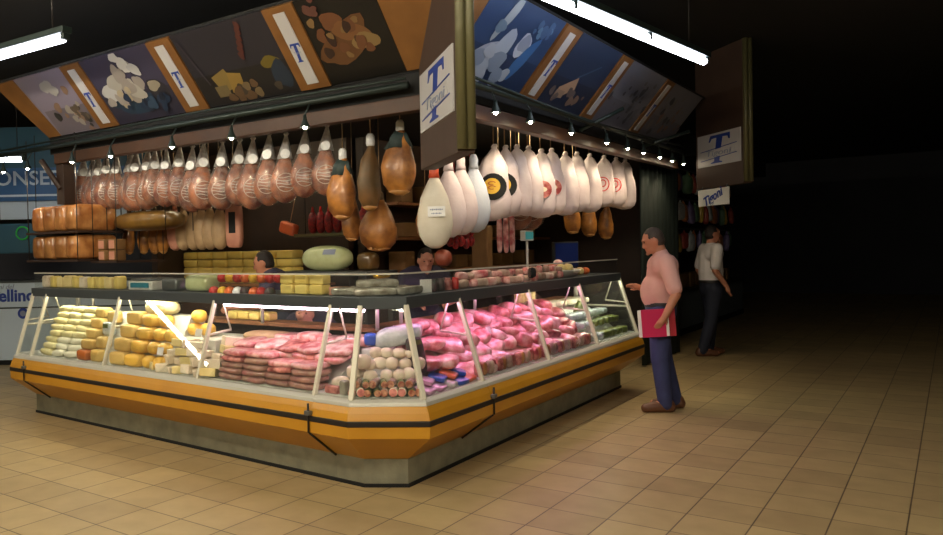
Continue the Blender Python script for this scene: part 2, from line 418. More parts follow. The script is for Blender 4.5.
hall_light((-2.165, 3.95, 3.1), (-1.74, 7.44, 3.1), 3, 'long bright triple fluorescent tube hanging over the aisle, above the right picture panels')
hall_light((-3.2, .9, 3.35), (-.4, .9, 3.35), 2, 'unseen double tube added to light the open floor in front of the counter', m='tubeunseen')  # not in view; added to brighten the front floor
hall_light((-7.2, 1.6, 3.35), (-4.4, 1.6, 3.35), 2, 'unseen double tube added to light the floor beside the cheese end', m='tubeunseen')  # out of view as well, added for more floor light
hall_light((1.3, 1.2, 3.35), (1.6, 3.6, 3.35), 2, 'unseen double tube added to light the far side of the aisle', m='tubeunseen')  # added beyond the view to light the aisle floor
hall_light((-4.8, -1.6, 3.35), (-2.0, -1.6, 3.35), 2, 'unseen double tube added to light the hall floor left of the viewer', m='tubeunseen')  # unseen tube put in as further floor light
hall_light((-1.6, -2.4, 3.35), (1.2, -2.4, 3.35), 2, 'unseen double tube added far in front of the counter to light its plinth', m='tubeunseen')  # unseen, added for low-angle light on the plinth
hall_light((-12.83, -2.09, 3.3), (-11.59, .6, 3.3), 2, 'double fluorescent tube over the other aisle, mirrored as a streak in the cheese pane', m='tubeunseen')
hall_light((-10.09, 4.99, 2.76), (-9.48, 5.46, 2.76), 1, 'small distant fluorescent tube above the blue shop board')

# ------------------------------------------------------------------ the L-shaped refrigerated counter, four units side by side
P_PL = [(0, .02), (0, .18), (-.12, .18), (-.12, .02)]
P_KICK = [(.012, 0), (.012, .022), (-.12, .022), (-.12, 0)]
P_GOLD = [(0, .178), (.252, .365), (.254, .438), (-.05, .438), (-.08, .2)]
P_STR = [(.26, .436), (.26, .472), (-.05, .472), (-.05, .436)]
P_MOULD = [(.254, .471), (.24, .515), (.218, .555), (-.05, .555), (-.05, .471)]
P_RAIL = [(.222, .553), (.216, .575), (.192, .593), (.15, .593), (.13, .568), (-.05, .555)]
P_DECK = [(.15, .56), (.15, .6), (-.62, .6), (-.62, .56)]
P_TOP = [(.022, 1.128), (.022, 1.206), (-.5, 1.206), (-.5, 1.172), (.002, 1.172), (.002, 1.128)]
P_WORK = [(-.48, .92), (-.48, .95), (-.68, .95), (-.68, .92)]
P_BACK = [(-.62, .0), (-.62, .92), (-.66, .92), (-.66, 0)]
def tokpos(tok): return ct(tok, 0, 0)
def post_bar(mb, tok, m=0, w=.034):
    if tok not in ('A', 'B'): w = .024
    a = ct(tok, .187, .585); b = ct(tok, .008, 1.15)
    if tok in ('A', 'B'):
        n = ((nL if tok == 'A' else nR)+nK).normalized()
    else: n = nL if tok[0] == 'L' else nR
    tz = (b-a).normalized(); x = V(-n.y, n.x, 0)*-1; y = tz.cross(x)
    c = (a+b)/2; L = (b-a).length
    R = Matrix((x, y, tz)).transposed()
    mb.box(c, (w, .03, L), R, m)
def unit(label, toks, posts, panes, tubes, end_left=False, end_right=False):
    """toks run from left to right as the shopper sees them"""
    c = sum((tokpos(t) for t in (toks[0], toks[-1])), V(0, 0, 0))/2
    r = empty('display_counter', c, label, 'shop counter', 'units of the corner counter')
    for nm, pr, m, bv in (('kick_strip', P_KICK, 'hole', 0), ('plinth', P_PL, 'plinth', 0), ('front_panel', P_GOLD, 'gold', .003), ('bumper_strip', P_STR, 'black', .006),
                      ('upper_moulding', P_MOULD, 'gold', .003), ('sill_rail', P_RAIL, 'rail', .003), ('deck', P_DECK, 'tray', 0),
                      ('top_deck', P_TOP, 'band', .004), ('worktop', P_WORK, 'board', .003), ('rear_panel', P_BACK, 'darkwood', 0)):
        b = MB(); sweep(b, pr, toks); b.build(nm, m, r, c, bv)
    for t in posts:
        b = MB(); post_bar(b, t); p = b.build('glass_post', 'post', r, c, .004)
        if t not in ('A', 'B'):
            # bracket that steadies the pane: a level arm and a slanting stay
            b = MB(); n = nL if t[0] == 'L' else nR
            b.tube([ct(t, .09, .90), ct(t, -.14, .92)], .009, 6); b.tube([ct(t, -.14, .92), ct(t, -.06, 1.16)], .007, 6)
            b.build('stay', 'post', r, c)
            b = MB(); b.tube([ct(t, -.47, .94), ct(t, -.47, 1.16)], .014, 8); b.build('rear_post', 'rail', r, c)
    for a, e in panes:
        b = MB()
        q = [ct(a, .182, .59), ct(e, .182, .59), ct(e, .008, 1.145), ct(a, .008, 1.145)]
        q2 = [ct(a, .176, .59), ct(e, .176, .59), ct(e, .002, 1.145), ct(a, .002, 1.145)]
        b.add(q+q2, [(0, 1, 2, 3), (7, 6, 5, 4), (0, 4, 5, 1), (1, 5, 6, 2), (2, 6, 7, 3), (3, 7, 4, 0)]); b.build('glass_pane', 'glass', r, c)
    # upright guard glass along the top
    b = MB(); sweep(b, [(-.015, 1.206), (-.015, 1.345), (-.021, 1.345), (-.021, 1.206)], toks); b.build('guard_glass', 'glass', r, c)
    b = MB(); sweep(b, [(-.012, 1.343), (-.012, 1.353), (-.024, 1.353), (-.024, 1.343)], toks); b.build('guard_rail', 'rail', r, c)
    for t0, t1, m in tubes:
        b = MB(); zt = 1.118 if m == 'tuberose' else 1.147; b.tube([ct(t0, -.05, zt), ct(t1, -.05, zt)], .013, 8); b.build('case_light', m, r, c)
    for flag, t in ((end_left, toks[0]), (end_right, toks[-1])):
        if not flag: continue
        b = MB(); pr = [(.182, .59), (.008, 1.145), (-.5, 1.145), (-.5, .59)]
        f = [ct(t, d, z) for d, z in pr]; dv = (uL if t[0] == 'L' else uR)*-.006
        b.prism(f, (dv.x, dv.y, 0)); b.build('end_glass', 'glass', r, c)
        b = MB(); b.tube([ct(t, -.46, .6), ct(t, -.46, 1.15)], .015, 8); b.tube([ct(t, .1, .86), ct(t, -.46, .86)], .012, 8); b.build('end_frame', 'post', r, c)
    return r, c
def seam(r, c, tok):
    n = nL if tok[0] == 'L' else nR; dz = .007
    b = MB()
    u = uL if tok[0] == 'L' else uR
    for (d0, z0), (d1, z1) in (((.263, .365), (.263, .55)), ((.255, .362), (.01, .172))):
        b.tube([ct(tok, d0, z0), ct(tok, d1, z1)], dz, 6)
    b.build('seam_strip', 'black', r, c)
    b = MB(); b.box(ct(tok, .262, .49), (.05, .03, .028), RZ(AL if tok[0] == 'L' else AR)); b.build('clip', 'steel', r, c, .004)
EL, S0 = 4.107, 3.84
r1, c1 = unit('narrow end unit of the golden counter, at the aisle corner by the ivory cheeses', [('L', EL), ('L', S0)], [('L', EL-.015)], [(('L', EL), ('L', S0))], [], end_left=True)
r2, c2 = unit('long golden glass counter unit full of cheeses and stacked pink meat', [('L', S0), ('L', .232)], [('L', S0-.01), ('L', 2.63), ('L', 1.405)],
              [(('L', S0), ('L', 2.63)), (('L', 2.63), ('L', 1.405)), (('L', 1.405), ('L', .237))],
              [(('L', 3.8), ('L', 2.66), 'tubewarm'), (('L', 2.6), ('L', 1.45), 'tubewarm'), (('L', 1.36), ('L', .25), 'tuberose')])
r3, c3 = unit('chamfered corner unit of the golden glass counter, under the hanging sign', [('L', .232), 'A', 'B', ('R', .678)], [('L', .245), 'A', 'B', ('R', .668)],
              [(('L', .237), 'A'), ('A', 'B'), ('B', ('R', .68))], [(('L', .2), ('L', .02), 'tuberose'), (('R', .08), ('R', .64), 'tubepink')])
r4, c4 = unit('long golden glass counter unit of fresh meat running along the aisle', [('R', .678), ('R', 4.125)], [('R', 1.815), ('R', 2.94), ('R', 4.105)],
              [(('R', .68), ('R', 1.815)), (('R', 1.815), ('R', 2.94)), (('R', 2.94), ('R', 4.12))],
              [(('R', .72), ('R', 1.78), 'tubepink'), (('R', 1.85), ('R', 2.9), 'tubepink'), (('R', 2.98), ('R', 4.05), 'tubegreen')], end_right=True)
seam(r2, c2, ('L', S0-.012)); seam(r3, c3, ('L', .232)); seam(r4, c4, ('R', .683))
# stepped risers the goods lie on
for r, c, prof, toks, lab in ((r2, c2, [(.06, .6), (-.16, 1.0), (-.3, 1.0), (-.3, .6)], [('L', 3.82), ('L', 1.9)], None),
                              (r2, c2, [(.03, .6), (-.32, .82), (-.45, .82), (-.45, .6)], [('L', 1.38), ('L', .26)], None),
                              (r3, c3, [(.02, .6), (-.28, .84), (-.42, .84), (-.42, .6)], [('R', .1), ('R', .66)], None),
                              (r4, c4, [(.0, .6), (-.38, .9), (-.48, .9), (-.48, .6)], [('R', .7), ('R', 4.08)], None)):
    b = MB(); sweep(b, prof, toks); b.build('display_step', 'tray', r, c, .004)

# ------------------------------------------------------------------ the canopy with its picture panels
ZB, ZT, FL = 2.745, 3.255, .43
can = empty('stall_canopy', (-4.9, 6.5, ZB), 'dark timber canopy of the stall carrying pictures, pipes and spotlights', 'canopy')
co = Vector((-4.9, 6.5, ZB))
b = MB(); zz = 2.80
for z0, z1, e in ((2.72, 2.745, 0), (3.255, 3.28, FL)):
    poly = [(-7.45-e*.6, 4.58-e, z0), (-2.84+e, 4.58-e, z0), (-2.84+e, 10.6, z0), (-5.2, 10.6, z0), (-5.2, 6.8, z0), (-7.45-e*.6, 6.8, z0)]
    b.prism(poly, (0, 0, z1-z0))
b.build('roof', 'hole', can, co)
b = MB(); b.box((-5.1, 4.61, 2.505), (4.5, .09, .105)); b.build('beam', 'beam', can, co, .006)
b = MB(); b.box((-2.86, 7.6, 2.515), (.09, 6.0, .11)); b.build('beam', 'beam', can, co, .006)
b = MB(); b.box((-5.1, 4.62, 2.66), (4.7, .06, .2)); b.build('fascia', 'hole', can, co)
b = MB(); b.box((-2.88, 7.6, 2.68), (.06, 6.0, .17)); b.build('fascia', 'hole', can, co)
b = MB(); b.tube([(-8.3, 4.5, 2.62), (-2.95, 4.5, 2.62)], .024, 10); b.tube([(-8.3, 4.47, 2.66), (-5, 4.47, 2.69), (-2.95, 4.47, 2.66)], .010, 8); b.build('pipe', 'pipe', can, co)
b = MB(); b.tube([(-2.74, 4.65, 2.68), (-2.74, 10.5, 2.66)], .024, 10); b.tube([(-2.70, 4.7, 2.72), (-2.72, 7.2, 2.66), (-2.7, 10.4, 2.72)], .012, 8); b.build('pipe', 'pipe', can, co)
for q in ([(-2.84, 7.3, 2.60), (-2.5, 7.55, 2.80)], [(-2.84, 9.2, 2.62), (-2.4, 9.5, 2.78)]):
    b = MB(); b.tube(q, .02, 8); b.build('bracket', 'pipe', can, co)
b = MB(); b.box((-7.3, 4.66, 2.38), (.13, .13, .68)); b.tube([(-7.3, 4.6, 2.2), (-7.48, 4.5, 2.5)], .03, 6); b.build('end_post', 'darkwood', can, co, .005)
def rowframe(side):
    if side == 'L': al = V(1, 0, 0); up = V(0, -FL, ZT-ZB)
    else: al = V(0, 1, 0); up = V(FL, 0, ZT-ZB)
    H = up.length; up = up/H
    return al, up, al.cross(up), H
def rowpt(side, x, v, h):
    al, up, n, H = rowframe(side)
    o = V(0, 4.58, ZB) if side == 'L' else V(-2.84, 0, ZB)
    return o+al*x+up*v*H+n*h
def board(mb, side, x0, x1, h0, h1, col=None, m=0, v0=0, v1=1, x0t=None, x1t=None):
    x0t = x0 if x0t is None else x0t; x1t = x1 if x1t is None else x1t
    q = [rowpt(side, x0, v0, h0), rowpt(side, x1, v0, h0), rowpt(side, x1t, v1, h0), rowpt(side, x0t, v1, h0)]
    d = rowpt(side, x0, v0, h1)-q[0]; mb.prism(q, d, m, col)
def blobs(mb, side, x0, x1, items):
    """flat printed shapes: (cx, cy, rx, ry, rotation, colour, kind) in fractions of the panel width / panel height"""
    W = x1-x0; H = rowframe(side)[3]
    for k, (cx, cy, rx, ry, ro, col, kind) in enumerate(items):
        n = 18 if kind == 'e' else 4
        pts = []
        for i in range(n):
            t = 2*PI*i/n+(PI/4 if kind == 'r' else 0)
            j = 1+.10*math.sin(3*t+k)+.05*math.sin(5*t+2*k) if kind == 'e' else 1
            x = rx*math.cos(t)*j; y = ry*math.sin(t)*j
            X = x*math.cos(ro)-y*math.sin(ro); Y = x*math.sin(ro)+y*math.cos(ro)
            fx = min(max(cx*W+X, .005), W-.005); fy = min(max(cy*H+Y, .005), H-.005)
            pts.append(rowpt(side, x0+fx, fy/H, .0206+.0004*k))
        mb.add(pts, [tuple(range(n))], 0, False, S(*col))
def scatter(seed, n, cx, cy, sx, sy, r0, r1, cols):
    q = random.Random(seed); out = []
    for _ in range(n):
        r = q.uniform(r0, r1); out.append((cx+q.gauss(0, sx), cy+q.gauss(0, sy), r*q.uniform(.8, 1.5), r, q.uniform(0, 3), q.choice(cols), 'e'))
    return out
def picture(side, x0, x1, bg, bg2, items, label, x0t=None):
    kf = .84 if side == 'L' else 1.12  # aisle-side prints lightened to carry the tube's light; cheese-side toned down
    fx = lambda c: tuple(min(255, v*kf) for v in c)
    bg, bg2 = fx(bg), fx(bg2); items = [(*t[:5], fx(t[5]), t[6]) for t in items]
    b = MB(); board(b, side, x0, x1, 0, .02, S(*bg), x0t=x0t)
    board(b, side, x0+.004, x1-.004, .0201, .0203, S(*bg2), v0=.01, v1=.42)
    blobs(b, side, x0, x1, items)
    o = b.build('picture_panel', 'print', None, rowpt(side, (x0+x1)/2, .5, 0)); tag(o, label, 'picture', 'food pictures on the canopy')
W1 = [(206, 204, 200), (188, 182, 170), (224, 220, 210), (170, 160, 150)]
picture('L', -7.2, -6.53, (150, 140, 158), (128, 118, 128), scatter(1, 26, .68, .30, .18, .16, .02, .05, [(90, 80, 72), (170, 160, 150), (110, 96, 80), (60, 58, 56), (150, 120, 100)])  # pale print colours carry the bright wash of the tube
        + scatter(2, 5, .5, .8, .08, .1, .03, .06, [(176, 172, 180), (190, 186, 180)]), 'vegetable picture at the end of the canopy, tube light painted pale into its print', x0t=-7.33)
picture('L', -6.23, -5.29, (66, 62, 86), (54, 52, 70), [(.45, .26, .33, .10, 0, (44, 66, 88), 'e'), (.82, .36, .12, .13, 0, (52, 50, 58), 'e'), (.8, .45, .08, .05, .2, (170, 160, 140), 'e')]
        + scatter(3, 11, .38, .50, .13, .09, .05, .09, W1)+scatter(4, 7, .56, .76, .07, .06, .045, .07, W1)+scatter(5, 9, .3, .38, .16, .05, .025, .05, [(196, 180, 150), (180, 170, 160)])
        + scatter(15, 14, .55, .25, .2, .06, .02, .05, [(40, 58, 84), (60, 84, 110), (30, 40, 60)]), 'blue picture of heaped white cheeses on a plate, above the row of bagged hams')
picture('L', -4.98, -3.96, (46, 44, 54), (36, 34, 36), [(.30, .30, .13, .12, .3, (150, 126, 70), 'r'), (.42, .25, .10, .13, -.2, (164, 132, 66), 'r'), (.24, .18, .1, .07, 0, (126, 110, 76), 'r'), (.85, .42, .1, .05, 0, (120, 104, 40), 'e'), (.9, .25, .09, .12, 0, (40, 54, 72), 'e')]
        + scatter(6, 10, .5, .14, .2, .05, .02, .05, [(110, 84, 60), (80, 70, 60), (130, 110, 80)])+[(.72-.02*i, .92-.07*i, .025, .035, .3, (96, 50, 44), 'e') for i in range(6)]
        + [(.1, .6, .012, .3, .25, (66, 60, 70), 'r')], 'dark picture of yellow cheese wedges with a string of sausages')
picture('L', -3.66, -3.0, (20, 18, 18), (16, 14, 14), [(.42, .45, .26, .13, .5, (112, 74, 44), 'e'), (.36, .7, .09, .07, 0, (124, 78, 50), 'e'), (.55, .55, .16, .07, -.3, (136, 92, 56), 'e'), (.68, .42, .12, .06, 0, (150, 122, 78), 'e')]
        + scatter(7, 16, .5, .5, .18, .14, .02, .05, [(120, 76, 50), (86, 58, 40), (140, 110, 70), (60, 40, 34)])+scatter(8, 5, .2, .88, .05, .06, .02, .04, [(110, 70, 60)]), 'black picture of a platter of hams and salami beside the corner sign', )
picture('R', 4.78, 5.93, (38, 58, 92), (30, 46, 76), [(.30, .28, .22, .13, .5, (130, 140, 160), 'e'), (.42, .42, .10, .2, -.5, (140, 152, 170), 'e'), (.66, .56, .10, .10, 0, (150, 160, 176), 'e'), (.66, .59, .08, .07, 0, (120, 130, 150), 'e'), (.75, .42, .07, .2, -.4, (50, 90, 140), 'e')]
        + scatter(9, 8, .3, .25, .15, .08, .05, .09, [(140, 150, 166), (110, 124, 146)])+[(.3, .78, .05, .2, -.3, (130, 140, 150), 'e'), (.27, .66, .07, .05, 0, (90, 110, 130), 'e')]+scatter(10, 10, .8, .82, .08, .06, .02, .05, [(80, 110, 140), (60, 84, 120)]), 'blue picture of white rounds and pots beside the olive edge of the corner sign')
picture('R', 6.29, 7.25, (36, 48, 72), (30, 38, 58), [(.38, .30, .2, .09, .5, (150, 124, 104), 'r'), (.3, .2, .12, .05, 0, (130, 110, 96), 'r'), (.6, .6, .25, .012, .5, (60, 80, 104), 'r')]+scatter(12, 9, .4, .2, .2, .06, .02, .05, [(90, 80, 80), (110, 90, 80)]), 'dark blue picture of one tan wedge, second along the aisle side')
picture('R', 7.56, 8.65, (100, 104, 120), (90, 92, 108), scatter(13, 40, .5, .5, .25, .25, .02, .05, [(52, 56, 70), (104, 106, 120), (84, 84, 92)]), 'grey speckled picture, third along the aisle side')  # this grey and the next raised to stand for tube light
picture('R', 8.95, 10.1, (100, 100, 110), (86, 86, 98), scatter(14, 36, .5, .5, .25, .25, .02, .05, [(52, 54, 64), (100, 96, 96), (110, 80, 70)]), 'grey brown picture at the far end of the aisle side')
b = MB()
tp = [(-.10, .135), (.10, .135), (.108, .075), (.096, .075), (.082, .105), (.030, .108), (.026, -.115), (.058, -.125), (.058, -.135), (-.058, -.135), (-.058, -.125), (-.026, -.115), (-.030, .108), (-.082, .105), (-.096, .075), (-.108, .075)]
tp = [(x+.14*y, y) for x, y in tp]
for q in ([15, 0, 13, 14], [0, 1, 4, 5, 12, 13], [1, 2, 3, 4], [12, 5, 6, 11], [11, 6, 7, 8, 9, 10]):
    b.prism([(*tp[i], -.002) for i in q], (0, 0, .004))
LOGO_T = b.mesh('emblem', ['blue'])
LOGO_N = text_mesh('Tigoni', .115, .004, ('greyline',), .12)
def face_matrix(o, al, up, n):
    m = Matrix((al, up, n)).transposed().to_4x4(); m.translation = o; return m
def divider(side, xc, w, label):
    c = rowpt(side, xc, .5, 0); r = empty('wooden_divider', c, label, 'wooden board', 'wooden boards between the pictures')
    b = MB(); board(b, side, xc-w/2, xc+w/2, -.005, .03); b.build('board', 'wood', r, c)
    b = MB(); board(b, side, xc-.055, xc+.055, .0305, .036, v0=.07, v1=.93); b.build('plaque', 'plaque', r, c)
    al, up, n, H = rowframe(side)
    o = bpy.data.objects.new('emblem', LOGO_T); COL.objects.link(o); o.parent = r
    o.matrix_local = face_matrix(rowpt(side, xc, .46, .038)-c, al, up, n) @ Matrix.Diagonal((.42, .55, 1, 1))
    o2 = bpy.data.objects.new('lettering', LOGO_N); COL.objects.link(o2); o2.parent = r
    o2.matrix_local = face_matrix(rowpt(side, xc, .46, .0405)-c, al, up, n) @ Matrix.Scale(.24, 4)
divider('L', -6.38, .29, 'wooden board with white plaque between the pale vegetable and the blue picture')
divider('L', -5.135, .29, 'wooden board with white plaque between the white cheese picture and the wedge picture')
divider('L', -3.81, .29, 'wooden board with white plaque beside the black salami picture')
divider('R', 6.11, .30, 'wooden board with white plaque to the right of the white rounds picture')
divider('R', 7.405, .28, 'wooden board with white plaque to the right of the tan wedge picture')
divider('R', 8.80, .28, 'wooden board with white plaque between the two grey pictures')
b = MB(); board(b, 'L', -7.43, -7.205, -.005, .02, x0t=-7.70, x1t=-7.34); tag(b.build('end_board', 'wood', None, rowpt('L', -7.3, .5, 0)), 'plain wooden end board of the canopy below the bright tube', 'wooden board')
b = MB(); board(b, 'L', -2.995, -2.86, -.005, .02, x1t=-2.44); tag(b.build('corner_board', 'wood', None, rowpt('L', -2.9, .5, 0)), 'plain wooden corner board beside the black picture, behind the sign', 'wooden board')
b = MB(); board(b, 'R', 4.60, 4.775, -.005, .02, x0t=4.18); tag(b.build('corner_board', 'wood', None, rowpt('R', 4.7, .5, 0)), 'wooden corner board beside the blue picture, behind the sign edge', 'wooden board')

# the projecting corner signs
def fin(C, zbot, ztop, zs, label, length=.95, sw=(.02, .88), hs=.385, low=False):
    d = V(.7071, -.7071, 0); p = V(-.7071, -.7071, 0); R = RZ(math.atan2(d.y, d.x)); th = .105
    c = V(C[0], C[1], zbot); r = empty('hanging_sign', c, label, 'sign', 'projecting signs')
    b = MB(); b.box(d*(length/2-.03)+V(0, 0, (ztop-zbot)/2), (length, th, ztop-zbot), R); b.build('sign_body', 'fin', r, bevel=.006)
    b = MB()
    for s in (-1, 1):
        x = d*(length-.02)+p*s*.027; b.tube([x+V(0, 0, .02), x+V(0, 0, ztop-zbot)], .029, 14)
    b.build('sign_edge', 'olive', r)
    b = MB(); tc = (sw[0]+sw[1])/2; w = sw[1]-sw[0]
    cc = d*tc+p*(th/2+.004)+V(0, 0, zs-zbot); b.box(cc, (w, .008, hs), R); b.build('sign_plate', 'plaque', r)
    up = V(0, 0, 1)
    for me, dz, h, sc in ((LOGO_T, .0, .009, (1.95, 1.24, 1)), (LOGO_N, -.045, .0135, (1.75, .85, 1))):
        o = bpy.data.objects.new('emblem' if me is LOGO_T else 'lettering', me); COL.objects.link(o); o.parent = r
        o.matrix_local = face_matrix(d*tc+p*(th/2+h)+V(0, 0, zs-zbot+dz), d, up, p) @ Matrix.Diagonal((*sc, 1))
    # two blue rules that hold the name
    b = MB()
    for dz, wx in ((.012, .3), (-.1, .3)): b.box(d*tc+p*(th/2+.010)+V(0, 0, zs-zbot+dz), (w*.84, .004, .008), R@RY(-.06))
    b.build('emblem_rule', 'blue', r)
    b = MB(); b.box(d*tc+p*(th/2+.0085)+V(0, 0, zs-zbot-.044), (w*.72, .006, .09), R@RY(-.06)); b.build('name_banner', 'plaque', r)
    if low:
        o = empty('small_sign', c+d*.36+p*(th/2+.02)+V(0, 0, -.12), 'small white sign with slanting blue lettering under the far projecting sign', 'sign')
        b = MB(); b.box((0, 0, 0), (.62, .012, .2), R); b.build('sign_plate', 'white', o)
        x = bpy.data.objects.new('lettering', LOGO_N); COL.objects.link(x); x.parent = o
        x.matrix_local = face_matrix(p*.009, (d+V(0, 0, .35)).normalized(), (up-d*.35).normalized(), p) @ Matrix.Scale(1.2, 4); x.data = LOGO_B
        b = MB()
        for s in (-.25, .25): b.tube([d*s+V(0, 0, .09), d*s-p*.02+V(0, 0, .14)], .006, 6)
        b.build('hanger', 'steel', o)
LOGO_B = text_mesh('Tigoni', .13, .004, ('blue',), .12, offset=.003)
fin((-2.84, 4.58), 2.04, 3.8, 2.475, 'brown projecting sign with a big blue T, hanging over the counter corner')
fin((-2.50, 10.45), 2.17, 3.8, 2.62, 'brown projecting sign with a blue T at the far end of the aisle side', low=True)

# halogen spotlights on the pipes
b = MB(); b.lathe([(.012, .085), (.016, .05), (.036, .0), (.040, -.01), (.034, -.008), (.012, .04)], 14); SP_SH = b.mesh('shade', ['pipe'])
b = MB(); b.sup((0, 0, -.004), (.034, .034, .04), 1, 1, 10, 6); SP_B = b.mesh('bulb', ['bulb'])
def spot(x, y, z, top, label, energy, aim):
    r = empty('spotlight', (x, y, z), label, 'spotlight', 'halogen spotlights under the canopy')
    for nm, me in (('shade', SP_SH), ('bulb', SP_B)): put(nm, me, (0, 0, 0), parent=r)
    b = MB(); b.tube([(0, 0, .08), (top[0]-x, top[1]-y, top[2]-z)], .006, 6); b.build('stem', 'pipe', r)
    if energy:
        l = bpy.data.lights.new('lamp', 'SPOT'); l.energy = energy; l.color = (1, .80, .52); l.spot_size = 1.9; l.spot_blend = .6; l.shadow_soft_size = .02
        o = bpy.data.objects.new('lamp', l); COL.objects.link(o); o.parent = r; o.location = (0, 0, -.04)
        o.rotation_euler = Vector(aim).to_track_quat('-Z', 'Y').to_euler()
for i, x in enumerate((-8.1, -7.62, -6.82, -6.2, -5.33, -4.6, -3.82)):
    spot(x, 4.43, 2.43, (x, 4.5, 2.62), '%s small lit spotlight on the pipe over the bagged hams, counting from the canopy end' % ORD[i], 5, (0, .35, -1))
for i, y in enumerate((5.3, 5.9, 6.75, 7.65, 8.27, 8.8, 9.4, 9.9, 10.4)):
    spot(-2.70, y, 2.51, (-2.74, y, 2.68), '%s small lit spotlight on the aisle side pipe, counting from the corner sign' % ORD[i], 13 if i < 6 else 5, (-.35, 0, -1))
# ------------------------------------------------------------------ goods: one mesh of each kind, then copies
def supmesh(name, d, mats, e1=.5, e2=.5, jit=0, seed=0, nu=16, nv=9, fq=9):
    b = MB(); b.sup((0, 0, d[2]/2), d, e1, e2, nu, nv, jit=jit, seed=seed, fq=fq); return b.mesh(name, mats if isinstance(mats, list) else [mats])
def T3(fr, x, q, z):
    if fr == 'L': return PL(-x, q, z), AL
    if fr == 'R': return PR(x, q, z), AR
    return PK(x, q, z), AK
def good(name, me, fr, x, q, z, label, cat, group, rz=0, rx=0, ry=0, sc=1):
    p, a = T3(fr, x, q, z)
    return put(name, me, p, (rx, ry, a+rz), sc, label, cat, group)
J = lambda a: rnd.uniform(-a, a)
LOG = [supmesh('scamorza', (.2, .095, .062), 'scam', .7, .55, .12, i) for i in range(3)]
LOGW = [supmesh('scamorza', (.2, .095, .062), 'scamw', .7, .6, .15, i+5) for i in range(2)]
SQ = [supmesh('cheese_loaf', (.165, .10, .088), 'tan', .38, .35, .06, i) for i in range(3)]
SQO = supmesh('cheese_loaf', (.165, .10, .088), 'orange', .45, .4, .08, 4)
RND = [supmesh('round_cheese', (.19, .12, .094), 'yellow', .6, .6, .08, i) for i in range(3)]
BALL = [supmesh('round_cheese', (.125, .12, .105), 'yellow', .85, .9, .06, i) for i in range(2)]
def wedge_mesh(w, l, h, m):
    b = MB(); b.prism([(-w/2, -l/2, 0), (w/2, -l/2, 0), (.01, l/2, 0), (-.01, l/2, 0)], (0, 0, h)); return b.mesh('cheese_wedge', [m], bevel=.006)
WED = [wedge_mesh(.15, .16, .06, 'paste'), wedge_mesh(.12, .17, .07, 'pastew'), wedge_mesh(.17, .14, .05, 'pastew')]
b = MB(); b.box((0, 0, .03), (.075, .004, .06)); b.box((0, .012, .004), (.07, .03, .008)); CARD = b.mesh('price_card', ['white'], bevel=.001)
# cheese bay by the glass end
for c, s in enumerate((3.66, 3.45, 3.24)):
    for r in range(8):
        z = .602+.054*r; q = -.06+.55*(z-.6)-.05
        white = r < 3 and c > 0
        good('scamorza', (LOGW if white else LOG)[(r+c) % 2], 'L', -s+.012*(r % 2)+J(.006), q, z, '%s scamorza, %s layer up in the %s column from the glass end' % ('chalk-white' if white else 'ivory yellow', ORD[r], ORD[c]),
             'cheese', 'ivory scamorza in the end bay', rz=J(.12), ry=J(.08))
for r in range(5):
    z = .602+.088*r; q = -.06+.55*(z-.6)-.055
    good('cheese_loaf', SQO if r == 0 else SQ[r % 3], 'L', -3.02, q, z, '%s loaf of cheese beside the scamorza, %s up its column' % ('orange' if r == 0 else 'square tan', ORD[r]), 'cheese', 'tan loaves in the end bay', rz=J(.08))
for r in range(4):
    z = .602+.105*r; q = -.06+.55*(z-.6)-.05
    if r == 2:
        rt, a = T3('L', -2.83, q, z)
        w = assemble('wrapped_cheese', [('pack', supmesh('pack', (.13, .08, .12), 'clearwrap', .45, .5, .1, 3)), ], rt, a, 1, 'white glossy wrapped cheese between tan loaves next to the glass post', 'cheese')
        b = MB(); b.box((0, -.041, .085), (.07, .004, .035)); b.build('green_label', 'olives', w, label='green label strip')
    else:
        good('cheese_loaf', SQ[(r+1) % 3], 'L', -2.83, q, z, 'narrow tan cheese loaf beside the glass post, %s up from the sill' % ORD[r], 'cheese', 'narrow loaves by the glass post', sc=(.78, .9, 1.15), rz=J(.1))
# round yellow cheeses, second bay
for c, (s, n, ms, h) in enumerate(((2.49, 4, SQ, .109), (2.27, 4, RND, .106), (2.08, 4, BALL, .105), (1.945, 3, BALL, .105))):
    for r in range(n):
        z = .602+h*r*.97; q = -.06+.55*(z-.6)-.06
        good('round_cheese' if c else 'cheese_loaf', ms[r % len(ms)], 'L', -s+J(.008), q, z, '%s cheese, %s up in the %s column right of the dark glass post' % ('soft square tan' if c == 0 else 'big golden oval' if c == 1 else 'small golden round', ORD[r], ORD[c]),
             'cheese', 'golden cheeses in the second bay', rz=J(.15), sc=(1.2, 1.1, 1.24) if c == 0 else (1.08, 1.05, 1.13) if c == 1 else 1)
good('round_cheese', supmesh('round_cheese', (.34, .2, .13), 'scam', .75, .7, .05, 9), 'L', -2.24, .135, 1.0, 'big pale oval cheese on top of the golden cheeses', 'cheese', None)
for i, (s, q, z) in enumerate(((1.83, .14, .85), (1.70, .16, .85), (1.78, .14, .955))):
    good('round_cheese', BALL[i % 2], 'L', -s, q, z, 'golden round cheese behind the wedges, %s' % ('nearest the stack', 'nearest the price cards', 'on top of two others')[i], 'cheese', 'golden rounds behind the wedges')
bx = MB(); bx.box((-1.62, 0, 0), (.55, .35, .24)); 
b = MB(); sweep(b, [(-.02, .6), (-.02, .845), (-.45, .845), (-.45, .6)], [('L', 1.88), ('L', 1.45)]); b.build('display_step', 'tray', r2, c2, .004)
k = 0
